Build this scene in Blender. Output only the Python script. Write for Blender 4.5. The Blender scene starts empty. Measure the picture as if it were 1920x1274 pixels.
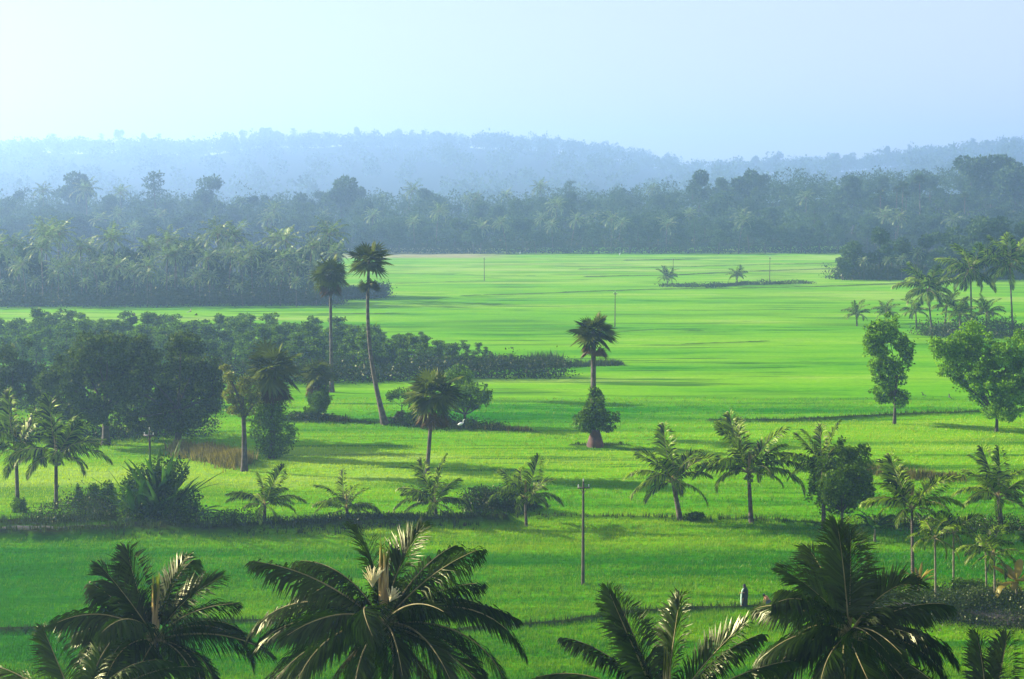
import bpy, math, random
import numpy as np
from mathutils import Vector, Matrix

R = np.random.default_rng(7)
random.seed(7)
PI = math.pi
sc = bpy.context.scene
COL = sc.collection

# ------------------------------------------------------------------ camera maths
F, CX, CY, HY, CAMH = 3000.0, 960.0, 637.0, 351.0, 31.0
PITCH = math.atan((CY - HY) / F)
FWD = np.array([0, math.cos(PITCH), -math.sin(PITCH)])
UPV = np.array([0, math.sin(PITCH), math.cos(PITCH)])


def ray(px, py):
    return FWD + np.array([1.0, 0, 0]) * (px - CX) / F + UPV * (CY - py) / F


def gp(px, py, z=0.0):
    d = ray(px, py)
    t = (z - CAMH) / d[2]
    return np.array([0, 0, CAMH]) + d * t


def at(px, py, Y):
    d = ray(px, py)
    return np.array([0, 0, CAMH]) + d * (Y / d[1])


# ------------------------------------------------------------------ noise
def _h(ix, iy, s):
    n = (ix.astype(np.int64) * 374761393 + iy.astype(np.int64) * 668265263 + s * 974711) & 0x7FFFFFFF
    n = ((n ^ (n >> 13)) * 1274126177) & 0x7FFFFFFF
    n = (n ^ (n >> 16)) & 0xFFFFFF
    return n / float(0xFFFFFF)


def vnoise(x, y, s=0):
    x = np.asarray(x, float); y = np.asarray(y, float)
    ix = np.floor(x); iy = np.floor(y)
    fx = x - ix; fy = y - iy
    fx = fx * fx * (3 - 2 * fx); fy = fy * fy * (3 - 2 * fy)
    a = _h(ix, iy, s); b = _h(ix + 1, iy, s); c = _h(ix, iy + 1, s); d = _h(ix + 1, iy + 1, s)
    return (a + (b - a) * fx) * (1 - fy) + (c + (d - c) * fx) * fy


def fbm(x, y, s=0, o=4):
    v = 0; a = 0.5
    for k in range(o):
        v = v + a * vnoise(x * 2 ** k, y * 2 ** k, s + k); a *= 0.5
    return v / (1 - 0.5 ** o)


# ------------------------------------------------------------------ materials
def new_mat(name):
    m = bpy.data.materials.new(name); m.use_nodes = True
    nt = m.node_tree; nt.nodes.clear()
    out = nt.nodes.new('ShaderNodeOutputMaterial')
    return m, nt, out


def N(nt, t, **kw):
    n = nt.nodes.new(t)
    for k, v in kw.items():
        setattr(n, k, v)
    return n


def rgba(c):
    return (c[0], c[1], c[2], 1.0)


def leaf_mat(name, dark, light, trans=0.35, gloss=0.06, rough=0.4, tcol=None, rnd=0.25):
    """foliage: colour by the per-leaf 'tint' attribute, light passes through the blades"""
    m, nt, out = new_mat(name)
    L = nt.links.new
    at_ = N(nt, 'ShaderNodeAttribute', attribute_name='tint')
    oi = N(nt, 'ShaderNodeObjectInfo')
    ma = N(nt, 'ShaderNodeMath', operation='MULTIPLY_ADD')
    L(oi.outputs['Random'], ma.inputs[0]); ma.inputs[1].default_value = rnd; L(at_.outputs['Fac'], ma.inputs[2])
    cr = N(nt, 'ShaderNodeValToRGB'); cr.color_ramp.elements[0].color = rgba(dark); cr.color_ramp.elements[1].color = rgba(light)
    L(ma.outputs[0], cr.inputs[0])
    df = N(nt, 'ShaderNodeBsdfDiffuse'); L(cr.outputs[0], df.inputs['Color'])
    tr = N(nt, 'ShaderNodeBsdfTranslucent')
    mx = N(nt, 'ShaderNodeMix', data_type='RGBA', blend_type='MULTIPLY'); mx.inputs[0].default_value = 1.0
    tc = tcol or (1.3, 1.5, 0.5)
    L(cr.outputs[0], mx.inputs[6]); mx.inputs[7].default_value = rgba(tc); L(mx.outputs[2], tr.inputs['Color'])
    m1 = N(nt, 'ShaderNodeMixShader'); m1.inputs[0].default_value = trans
    L(df.outputs[0], m1.inputs[1]); L(tr.outputs[0], m1.inputs[2])
    gl = N(nt, 'ShaderNodeBsdfGlossy'); gl.inputs['Roughness'].default_value = rough
    gl.inputs['Color'].default_value = (0.55, 0.55, 0.35, 1)
    m2 = N(nt, 'ShaderNodeMixShader'); m2.inputs[0].default_value = gloss
    L(m1.outputs[0], m2.inputs[1]); L(gl.outputs[0], m2.inputs[2]); L(m2.outputs[0], out.inputs[0])
    return m


def bark_mat(name, a, b, scale=3.0, ring=0.0):
    m, nt, out = new_mat(name)
    L = nt.links.new
    tc = N(nt, 'ShaderNodeTexCoord')
    no = N(nt, 'ShaderNodeTexNoise'); no.inputs['Scale'].default_value = scale; no.inputs['Detail'].default_value = 6
    L(tc.outputs['Object'], no.inputs['Vector'])
    cr = N(nt, 'ShaderNodeValToRGB')
    cr.color_ramp.elements[0].position = 0.35; cr.color_ramp.elements[1].position = 0.68
    cr.color_ramp.elements[0].color = rgba(a); cr.color_ramp.elements[1].color = rgba(b)
    L(no.outputs['Fac'], cr.inputs[0])
    bs = N(nt, 'ShaderNodeBsdfPrincipled'); bs.inputs['Roughness'].default_value = 0.85
    L(cr.outputs[0], bs.inputs['Base Color'])
    bp = N(nt, 'ShaderNodeBump'); bp.inputs['Strength'].default_value = 0.6; bp.inputs['Distance'].default_value = 0.05
    if ring:
        wv = N(nt, 'ShaderNodeTexWave', bands_direction='Z'); wv.inputs['Scale'].default_value = ring
        wv.inputs['Distortion'].default_value = 1.5
        L(tc.outputs['Object'], wv.inputs['Vector']); L(wv.outputs['Fac'], bp.inputs['Height'])
    else:
        L(no.outputs['Fac'], bp.inputs['Height'])
    L(bp.outputs[0], bs.inputs['Normal']); L(bs.outputs[0], out.inputs[0])
    return m


def flat_mat(name, c, rough=0.8, var=0.15):
    m, nt, out = new_mat(name)
    L = nt.links.new
    tc = N(nt, 'ShaderNodeTexCoord')
    no = N(nt, 'ShaderNodeTexNoise'); no.inputs['Scale'].default_value = 9; no.inputs['Detail'].default_value = 4
    L(tc.outputs['Object'], no.inputs['Vector'])
    cr = N(nt, 'ShaderNodeValToRGB')
    cr.color_ramp.elements[0].color = rgba([x * (1 - var) for x in c]); cr.color_ramp.elements[1].color = rgba([min(1, x * (1 + var)) for x in c])
    L(no.outputs['Fac'], cr.inputs[0])
    bs = N(nt, 'ShaderNodeBsdfPrincipled'); bs.inputs['Roughness'].default_value = rough
    L(cr.outputs[0], bs.inputs['Base Color']); L(bs.outputs[0], out.inputs[0])
    return m


def ground_mat():
    m, nt, out = new_mat('paddy')
    L = nt.links.new
    ge = N(nt, 'ShaderNodeNewGeometry')
    at_ = N(nt, 'ShaderNodeAttribute', attribute_name='ripe_lit')  # crop tone with sun and shade bands painted in
    st = N(nt, 'ShaderNodeAttribute', attribute_name='streak')
    bd = N(nt, 'ShaderNodeAttribute', attribute_name='bund')
    wt = N(nt, 'ShaderNodeAttribute', attribute_name='fallow')
    mp = N(nt, 'ShaderNodeMapping'); mp.inputs['Scale'].default_value = (0.35, 1.0, 1.0)
    L(ge.outputs['Position'], mp.inputs['Vector'])
    n1 = N(nt, 'ShaderNodeTexNoise'); n1.inputs['Scale'].default_value = 0.9; n1.inputs['Detail'].default_value = 8; n1.inputs['Roughness'].default_value = 0.65
    L(mp.outputs[0], n1.inputs['Vector'])
    n2 = N(nt, 'ShaderNodeTexNoise'); n2.inputs['Scale'].default_value = 4.0; n2.inputs['Detail'].default_value = 5; n2.inputs['Roughness'].default_value = 0.7
    L(mp.outputs[0], n2.inputs['Vector'])
    cr = N(nt, 'ShaderNodeValToRGB')
    e = cr.color_ramp.elements
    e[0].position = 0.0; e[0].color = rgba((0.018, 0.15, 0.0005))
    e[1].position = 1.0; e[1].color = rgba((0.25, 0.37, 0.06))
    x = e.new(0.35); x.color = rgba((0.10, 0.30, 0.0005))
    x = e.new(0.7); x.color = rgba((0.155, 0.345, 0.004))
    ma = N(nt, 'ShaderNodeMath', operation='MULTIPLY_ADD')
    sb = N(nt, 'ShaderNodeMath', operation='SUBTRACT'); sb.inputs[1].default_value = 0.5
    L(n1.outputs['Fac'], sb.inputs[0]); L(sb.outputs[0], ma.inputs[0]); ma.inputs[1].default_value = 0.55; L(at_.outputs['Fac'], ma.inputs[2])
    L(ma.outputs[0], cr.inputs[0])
    # darker where the fine noise runs low
    mul = N(nt, 'ShaderNodeMix', data_type='RGBA', blend_type='MULTIPLY'); mul.inputs[0].default_value = 1
    c2 = N(nt, 'ShaderNodeValToRGB'); c2.color_ramp.elements[0].position = 0.3; c2.color_ramp.elements[1].position = 0.62
    c2.color_ramp.elements[0].color = rgba((0.62, 0.68, 0.6)); c2.color_ramp.elements[1].color = rgba((1.0, 1.0, 1.0))
    L(n2.outputs['Fac'], c2.inputs[0]); L(cr.outputs[0], mul.inputs[6]); L(c2.outputs[0], mul.inputs[7])
    s1 = N(nt, 'ShaderNodeMix', data_type='RGBA'); L(st.outputs['Fac'], s1.inputs[0]); L(mul.outputs[2], s1.inputs[6]); s1.inputs[7].default_value = rgba((0.008, 0.06, 0.004))
    mp2 = N(nt, 'ShaderNodeMapping'); mp2.inputs['Scale'].default_value = (0.045, 0.55, 1.0)
    L(ge.outputs['Position'], mp2.inputs['Vector'])
    n3 = N(nt, 'ShaderNodeTexNoise'); n3.inputs['Scale'].default_value = 1.0; n3.inputs['Detail'].default_value = 4; n3.inputs['Roughness'].default_value = 0.6; n3.inputs['Distortion'].default_value = 0.6
    L(mp2.outputs[0], n3.inputs['Vector'])
    c4 = N(nt, 'ShaderNodeValToRGB'); c4.color_ramp.elements[0].position = 0.60; c4.color_ramp.elements[1].position = 0.68
    c4.color_ramp.elements[0].color = (0, 0, 0, 1); c4.color_ramp.elements[1].color = (0.62, 0.62, 0.62, 1)
    L(n3.outputs['Fac'], c4.inputs[0])
    s0 = N(nt, 'ShaderNodeMix', data_type='RGBA'); L(c4.outputs[0], s0.inputs[0]); L(s1.outputs[2], s0.inputs[6]); s0.inputs[7].default_value = rgba((0.010, 0.085, 0.004))
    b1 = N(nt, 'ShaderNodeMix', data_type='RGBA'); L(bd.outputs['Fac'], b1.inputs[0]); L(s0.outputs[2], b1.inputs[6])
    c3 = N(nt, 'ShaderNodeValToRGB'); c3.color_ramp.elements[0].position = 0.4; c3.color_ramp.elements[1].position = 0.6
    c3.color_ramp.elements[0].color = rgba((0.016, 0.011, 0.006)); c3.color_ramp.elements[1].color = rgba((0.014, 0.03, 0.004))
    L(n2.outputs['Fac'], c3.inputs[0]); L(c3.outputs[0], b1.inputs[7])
    f1 = N(nt, 'ShaderNodeMix', data_type='RGBA'); L(wt.outputs['Fac'], f1.inputs[0]); L(b1.outputs[2], f1.inputs[6]); f1.inputs[7].default_value = rgba((0.26, 0.23, 0.13))
    bs = N(nt, 'ShaderNodeBsdfPrincipled'); bs.inputs['Roughness'].default_value = 0.9
    bs.inputs['Specular IOR Level'].default_value = 0.0
    L(f1.outputs[2], bs.inputs['Base Color'])
    bp = N(nt, 'ShaderNodeBump'); bp.inputs['Strength'].default_value = 0.55; bp.inputs['Distance'].default_value = 0.3
    L(n2.outputs['Fac'], bp.inputs['Height']); L(bp.outputs[0], bs.inputs['Normal'])
    L(bs.outputs[0], out.inputs[0])
    return m


M = {}
M['paddy'] = ground_mat()
M['rice'] = leaf_mat('rice_blade', (0.022, 0.14, 0.0005), (0.36, 0.48, 0.006), trans=0.4, gloss=0.02, tcol=(1.2, 1.2, 0.6), rnd=0)
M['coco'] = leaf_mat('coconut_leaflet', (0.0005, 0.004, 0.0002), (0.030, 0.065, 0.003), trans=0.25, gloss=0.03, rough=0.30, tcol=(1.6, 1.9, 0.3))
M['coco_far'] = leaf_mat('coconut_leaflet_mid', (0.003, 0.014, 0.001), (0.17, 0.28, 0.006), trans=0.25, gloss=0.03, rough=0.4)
M['coco_haze'] = leaf_mat('coconut_leaflet_far', (0.012, 0.03, 0.008), (0.20, 0.28, 0.12), trans=0.3, gloss=0.05)  # leaf colour lightened to paint in haze and sunlit crowns
M['rachis'] = bark_mat('palm_rachis', (0.10, 0.085, 0.025), (0.24, 0.20, 0.07), 2.5)
M['spear'] = leaf_mat('palm_spear', (0.34, 0.25, 0.08), (0.80, 0.64, 0.34), trans=0.4, gloss=0.03, tcol=(1.2, 1.1, 0.7), rnd=0)
M['dead'] = leaf_mat('dead_leaf', (0.02, 0.012, 0.005), (0.14, 0.085, 0.03), trans=0.15, gloss=0.02, tcol=(1.2, 1.0, 0.6))
M['yellow'] = leaf_mat('yellow_leaf', (0.08, 0.07, 0.008), (0.30, 0.24, 0.03), trans=0.4, gloss=0.04, tcol=(1.2, 1.0, 0.4))
M['palmyra'] = leaf_mat('palmyra_fan', (0.006, 0.016, 0.002), (0.10, 0.13, 0.014), trans=0.2, gloss=0.02, rough=0.35)
M['broad'] = leaf_mat('broad_leaf', (0.003, 0.016, 0.001), (0.10, 0.19, 0.008), trans=0.3, gloss=0.01)
M['bright'] = leaf_mat('bright_leaf', (0.004, 0.025, 0.001), (0.17, 0.33, 0.010), trans=0.35, gloss=0.01)
M['dull'] = leaf_mat('dull_leaf', (0.004, 0.014, 0.003), (0.085, 0.13, 0.02), trans=0.25, gloss=0.01)
M['olive'] = leaf_mat('olive_leaf', (0.04, 0.05, 0.008), (0.20, 0.21, 0.03), trans=0.35, gloss=0.05)
M['scrub'] = leaf_mat('scrub_leaf', (0.004, 0.012, 0.002), (0.045, 0.075, 0.010), trans=0.25, gloss=0.03, rnd=0)
M['reed'] = leaf_mat('dry_reed', (0.05, 0.055, 0.008), (0.28, 0.25, 0.05), trans=0.3, gloss=0.02, tcol=(1.1, 1.0, 0.6), rnd=0)
M['banana'] = leaf_mat('banana_leaf', (0.005, 0.025, 0.003), (0.06, 0.14, 0.008), trans=0.4, gloss=0.015, rough=0.4)
M['forest'] = leaf_mat('forest_leaf', (0.010, 0.026, 0.008), (0.07, 0.115, 0.05), trans=0.2, gloss=0.0)  # leaf colour raised towards blue-green, painting in some distance haze
M['bark'] = bark_mat('bark', (0.015, 0.011, 0.008), (0.07, 0.052, 0.036), 2.5)
M['palmbark'] = bark_mat('palm_bark', (0.022, 0.016, 0.011), (0.12, 0.09, 0.06), 2.0, ring=2.2)
M['pale'] = bark_mat('areca_bark', (0.07, 0.065, 0.035), (0.20, 0.18, 0.10), 3.0, ring=3.0)
M['soil'] = bark_mat('bank_soil', (0.004, 0.003, 0.002), (0.018, 0.012, 0.008), 1.2)
M['red_soil'] = bark_mat('mound_soil', (0.03, 0.010, 0.006), (0.12, 0.045, 0.025), 1.2)
M['concrete'] = bark_mat('pole_concrete', (0.02, 0.016, 0.01), (0.09, 0.07, 0.045), 1.5)
M['iron'] = flat_mat('rusty_iron', (0.06, 0.045, 0.035), 0.6)
M['porcelain'] = flat_mat('porcelain', (0.5, 0.48, 0.42), 0.3)
M['skin'] = flat_mat('skin', (0.42, 0.17, 0.08), 0.6)
M['hair'] = flat_mat('hair', (0.012, 0.010, 0.009), 0.5)
M['cloth_dark'] = flat_mat('dark_cloth', (0.010, 0.010, 0.014), 0.9)
M['cloth_pale'] = flat_mat('pale_cloth', (0.26, 0.36, 0.28), 0.9)
M['cloth_lungi'] = flat_mat('lungi_cloth', (0.05, 0.06, 0.08), 0.9)
M['white'] = flat_mat('white_feather', (0.7, 0.7, 0.66), 0.8, 0.05)
M['beak'] = flat_mat('beak', (0.5, 0.32, 0.05), 0.5)
M['crow'] = flat_mat('dark_feather', (0.03, 0.03, 0.035), 0.6)
M['nut'] = flat_mat('coconut_husk', (0.12, 0.17, 0.03), 0.5)
M['flower'] = flat_mat('palm_flower', (0.75, 0.66, 0.34), 0.7)


# ------------------------------------------------------------------ mesh builder
class MB:
    def __init__(s):
        s.v = []; s.t = []; s.f = {}; s.n = 0

    def add(s, v, faces, tint=0.5, mi=0):
        """v: (n,3); faces: (k,3|4) int array; tint: scalar or (n,)"""
        v = np.asarray(v, float).reshape(-1, 3); faces = np.asarray(faces, int)
        s.v.append(v)
        s.t.append(np.broadcast_to(np.asarray(tint, float), (len(v),)))
        s.f.setdefault((faces.shape[1], mi), []).append(faces + s.n)
        s.n += len(v)

    def mesh(s, name, mats, smooth=False):
        v = np.concatenate(s.v); t = np.concatenate(s.t)
        me = bpy.data.meshes.new(name)
        li = []; ls = []; mi = []; pos = 0
        for (k, m), fl in s.f.items():
            fa = np.concatenate(fl)
            li.append(fa.ravel()); ls.append(pos + np.arange(len(fa)) * k); mi.append(np.full(len(fa), m))
            pos += fa.size
        li = np.concatenate(li); ls = np.concatenate(ls); mi = np.concatenate(mi)
        me.vertices.add(len(v)); me.vertices.foreach_set('co', v.ravel().astype(np.float32))
        me.loops.add(len(li)); me.loops.foreach_set('vertex_index', li.astype(np.int32))
        me.polygons.add(len(ls)); me.polygons.foreach_set('loop_start', ls.astype(np.int32))
        me.polygons.foreach_set('material_index', mi.astype(np.int32))
        if smooth:
            me.polygons.foreach_set('use_smooth', np.ones(len(ls), bool))
        me.update(calc_edges=True)
        a = me.attributes.new('tint', 'FLOAT', 'POINT'); a.data.foreach_set('value', t.astype(np.float32))
        for m in (mats if isinstance(mats, (list, tuple)) else [mats]):
            me.materials.append(m)
        return me

    def build(s, name, mats, parent=None, smooth=False, loc=None):
        return link(name, s.mesh(name, mats, smooth), parent, loc)


def link(name, me, parent=None, loc=None, rot=None, scale=None):
    o = bpy.data.objects.new(name, me); COL.objects.link(o)
    if parent is not None: o.parent = parent
    if loc is not None: o.location = [float(q) for q in loc]
    if rot is not None: o.rotation_euler = rot
    if scale is not None: o.scale = (scale,) * 3 if np.isscalar(scale) else scale
    return o


def tag(o, label=None, cat=None, group=None, kind=None):
    if label: o['label'] = label
    if cat: o['category'] = cat
    if group: o['group'] = group
    if kind: o['kind'] = kind
    return o


def thing(name, label, cat, loc, rz=0.0, group=None, scale=None):
    o = link(name, None, None, loc, (0, 0, rz), scale)
    return tag(o, label, cat, group)


def unit(v):
    v = np.asarray(v, float)
    return v / np.maximum(np.linalg.norm(v, axis=-1, keepdims=True), 1e-9)


def tube(mb, P, rad, k=7, tint=0.5, mi=0, cap=True):
    P = np.asarray(P, float); n = len(P); rad = np.broadcast_to(np.asarray(rad, float), (n,))
    T = unit(np.gradient(P, axis=0))
    ref = np.array([0, 0, 1.0]) if abs(T[0][2]) < 0.8 else np.array([1.0, 0, 0])
    A = unit(np.cross(T, ref)); B = np.cross(T, A)
    a = np.arange(k) / k * 2 * PI
    V = P[:, None, :] + rad[:, None, None] * (A[:, None, :] * np.cos(a)[None, :, None] + B[:, None, :] * np.sin(a)[None, :, None])
    i = np.arange(n - 1)[:, None] * k; j = np.arange(k)[None, :]; j2 = (j + 1) % k
    fa = np.stack([i + j, i + j2, i + k + j2, i + k + j], -1).reshape(-1, 4)
    mb.add(V.reshape(-1, 3), fa, tint, mi)
    if cap:
        mb.add(np.vstack([V[-1], P[-1:]]), [[q, (q + 1) % k, k] for q in range(k)], tint, mi)


def blob(mb, c, r, seg=10, tint=0.5, mi=0, jit=0.0):
    """closed ellipsoid"""
    r = np.broadcast_to(np.asarray(r, float), (3,))
    rows = max(4, seg // 2 + 1)
    th = np.linspace(0, PI, rows + 1)[1:-1]; ph = np.arange(seg) / seg * 2 * PI
    V = np.stack([np.sin(th)[:, None] * np.cos(ph), np.sin(th)[:, None] * np.sin(ph), np.cos(th)[:, None] * np.ones(seg)], -1).reshape(-1, 3)
    if jit: V = V * (1 + R.uniform(-jit, jit, (len(V), 1)))
    V = np.vstack([V, [[0, 0, 1]], [[0, 0, -1]]]) * r + np.asarray(c, float)
    n = rows - 1; top = n * seg; bot = top + 1
    i = np.arange(n - 1)[:, None] * seg; j = np.arange(seg)[None, :]; j2 = (j + 1) % seg
    q = np.stack([i + j, i + seg + j, i + seg + j2, i + j2], -1).reshape(-1, 4)
    base = mb.n
    mb.add(V, q, tint, mi)
    tr = [[top, k, (k + 1) % seg] for k in range(seg)] + [[bot, (n - 1) * seg + (k + 1) % seg, (n - 1) * seg + k] for k in range(seg)]
    mb.f.setdefault((3, mi), []).append(np.array(tr) + base)


def leaves(mb, C, D, Wd, L, Wl, tint, mi=0):
    """pointed leaf quads: centre base C, direction D (unit), width dir Wd (unit), lengths L, widths Wl"""
    n = len(C)
    L = np.broadcast_to(np.asarray(L, float), (n,))[:, None]; Wl = np.broadcast_to(np.asarray(Wl, float), (n,))[:, None]
    nrm = np.cross(D, Wd)
    a = C; b = C + D * L * 0.45 + Wd * Wl * 0.5 + nrm * Wl * 0.15; c = C + D * L; d = C + D * L * 0.45 - Wd * Wl * 0.5 + nrm * Wl * 0.15
    V = np.stack([a, b, c, d], 1).reshape(-1, 3)
    fa = np.arange(n * 4).reshape(-1, 4)
    mb.add(V, fa, np.repeat(np.broadcast_to(np.asarray(tint, float), (n,)), 4), mi)


def rand_unit(n):
    return unit(R.normal(size=(n, 3)))


def clump(mb, c, r, n, ls, tint=(0.1, 0.7), shell=0.55, mi=0, down=0.0, flat=0.0):
    """leaves spread through a lumpy ellipsoid"""
    c = np.asarray(c, float); r = np.broadcast_to(np.asarray(r, float), (3,))
    u = rand_unit(n)
    rr = shell + (1 - shell) * R.random(n) ** 0.7
    lump = 0.86 + 0.28 * vnoise(u[:, 0] * 2.3 + c[0] * 3.1 + 5, u[:, 1] * 2.3 + u[:, 2] * 1.9 + c[1], 3)
    p = u * (rr * lump)[:, None] * r + c
    D = unit(u * 0.8 + R.normal(size=(n, 3)) * 0.6 + np.array([0, 0, -down]))
    if flat: D = unit(D * np.array([1, 1, 1 - flat]))
    Wd = unit(np.cross(D, R.normal(size=(n, 3)) * (1 - flat) + np.array([0, 0, flat * 2.0])))
    s = ls * R.uniform(0.6, 1.35, n)
    t = R.uniform(tint[0], tint[1], n)
    leaves(mb, p, D, Wd, s, s * 0.75, t, mi)


# ------------------------------------------------------------------ coconut fronds
def frond_parts(L=5.0, elev=40, droop=90, lmax=1.15, n=60, hang=0.5, side=0.0, tint=(0.1, 0.5), wid=0.055, start=0.16, vee=0.35, seg=14):
    """one coconut frond from the origin outwards along +X"""
    s = np.linspace(0, 1, seg + 1)
    th = np.radians(elev - droop * s ** 1.4)
    az = np.radians(side) * s ** 1.5
    T = np.stack([np.cos(th) * np.cos(az), np.cos(th) * np.sin(az), np.sin(th)], -1)
    P = np.vstack([[0, 0, 0], np.cumsum((T[1:] + T[:-1]) / 2 * L / seg, axis=0)])
    rb = MB()
    rad = 0.042 * (1 - s) ** 0.9 * (L / 5) + 0.008
    rad[0] *= 2.0; rad[1] *= 1.3
    tube(rb, P, rad, 5, 0.5)
    lb = MB()
    for sd in (-1, 1):
        q = start + (1 - start) * (np.arange(n) + R.uniform(-0.3, 0.3, n)) / n
        q = np.clip(q, 0, 0.999)
        keep = R.random(n) > 0.06
        q = q[keep]; k = len(q)
        fi = q * seg; i0 = fi.astype(int); fr = (fi - i0)[:, None]
        p = P[i0] * (1 - fr) + P[i0 + 1] * fr
        t = unit(T[i0] * (1 - fr) + T[i0 + 1] * fr)
        b = unit(np.cross(np.array([0, 0, 1.0]), t) + 1e-6) * sd
        nn = unit(np.cross(t, b)) * sd
        al = np.radians(25 + 50 * q + R.normal(0, 5, k))[:, None]
        qq = (q - start) / (1 - start)
        ll = lmax * np.clip(np.sin(PI * (0.13 + 0.80 * qq)), 0.05, 1) ** 0.65 * R.uniform(0.82, 1.1, k)
        ll = ll[:, None]
        d0 = unit(b * np.cos(al) + t * np.sin(al) + nn * vee * R.uniform(0.4, 1.2, (k, 1)))
        hg = hang * R.uniform(0.6, 1.3, (k, 1))
        d1 = unit(d0 + np.array([0, 0, -1.0]) * hg * 0.9)
        d2 = unit(d0 + np.array([0, 0, -1.0]) * hg * 2.2)
        w = wid * R.uniform(0.8, 1.2, (k, 1))
        wv = unit(np.cross(d0, nn) * 0.5 + t * 0.8)
        p1 = p + d0 * ll * 0.12
        p2 = p1 + d1 * ll * 0.45
        p3 = p2 + d2 * ll * 0.43
        V = np.stack([p - wv * w * 0.3, p + wv * w * 0.3, p2 - wv * w * 0.5, p2 + wv * w * 0.5, p3], 1)
        base = np.arange(k)[:, None] * 5
        tt = np.repeat(R.uniform(tint[0], tint[1], k), 5)
        o = lb.n
        lb.add(V.reshape(-1, 3), base + np.array([[0, 1, 3, 2]]), tt)
        lb.f.setdefault((3, 0), []).append(base + np.array([[2, 3, 4]]) + o)
    return rb, lb


def frond_mesh(leafmat, rachmat, **kw):
    rb, lb = frond_parts(**kw)
    mb = MB()
    for src, mi in ((rb, 1), (lb, 0)):
        off = mb.n
        mb.v += src.v; mb.t += src.t
        for (k, _), fl in src.f.items():
            mb.f.setdefault((k, mi), []).extend([x + off for x in fl])
        mb.n += src.n
    return mb.mesh('frond', [leafmat, rachmat])


def trunk_mesh(h, r0, r1, lean=(0, 0), bow=(0, 0), mat='palmbark', k=9, n=12, flare=1.6):
    """bottom at origin; top at (lean, h)"""
    s = np.linspace(0, 1, n + 1)
    P = np.stack([lean[0] * s + bow[0] * np.sin(PI * s), lean[1] * s + bow[1] * np.sin(PI * s), h * s - 0.35 * (1 - s)], -1)
    rad = r0 + (r1 - r0) * s; rad = rad * (1 + (flare - 1) * np.exp(-s * n * 0.9))
    mb = MB(); tube(mb, P, rad, k, 0.5)
    return mb.mesh('trunk', M[mat], True)


def spear_mesh(L, w=0.16):
    """unopened young leaf: a closed sheaf of pale folded blades that splits at its tip"""
    mb = MB()
    s = np.linspace(0, 1, 7)
    P = np.stack([0.05 * L * s ** 2, 0 * s, L * 0.6 * s], -1)
    tube(mb, P, w * np.array([0.4, 0.5, 0.45, 0.35, 0.25, 0.15, 0.05]), 6, 0.5, 1)
    n = 60
    a = R.uniform(0, 2 * PI, n); b0 = R.uniform(0.02, 0.62, n)
    C = np.stack([0.05 * L * b0 ** 2 + w * 0.5 * np.cos(a), w * 0.5 * np.sin(a), L * 0.72 * b0], -1)
    D = unit(np.stack([np.cos(a) * 0.06 + 0.03, np.sin(a) * 0.06, np.ones(n)], -1))
    t = R.uniform(0.2, 0.9, n); gi = b0 > 0.4
    for sel, mi in ((~gi, 1), (gi, 0)):
        leaves(mb, C[sel], D[sel], unit(np.cross(D[sel], rand_unit(int(sel.sum())))), L * R.uniform(0.3, 0.5, int(sel.sum())), 0.085 * L / 2.5, t[sel], mi)
    return mb.mesh('spear_leaf', [M['olive'], M['spear']])


def nuts_mesh(n=9, r=0.13):
    mb = MB()
    for k in range(n):
        a = k * 2.4; c = [0.34 * math.cos(a), 0.34 * math.sin(a), -0.30 - 0.18 * (k % 3)]
        blob(mb, c, (r, r, r * 1.25), 8)
        tube(mb, [[0, 0, 0.05], [c[0] * 0.7, c[1] * 0.7, c[2] * 0.3], [c[0], c[1], c[2] + r]], 0.02, 4)
    return mb.mesh('coconut_bunch', M['nut'], True)


def flower_mesh(L=1.1, n=70):
    mb = MB()
    for k in range(n):
        a = R.uniform(0, 2 * PI); e = R.uniform(1.0, 1.5); l = L * R.uniform(0.5, 1.0)
        d = np.array([math.cos(a) * math.cos(e), math.sin(a) * math.cos(e), math.sin(e)])
        s = np.linspace(0, 1, 5)[:, None]
        tube(mb, d * l * s + np.array([0, 0, -0.25 * l]) * s ** 2, 0.014, 3)
    return mb.mesh('flower_spray', M['flower'])


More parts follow.
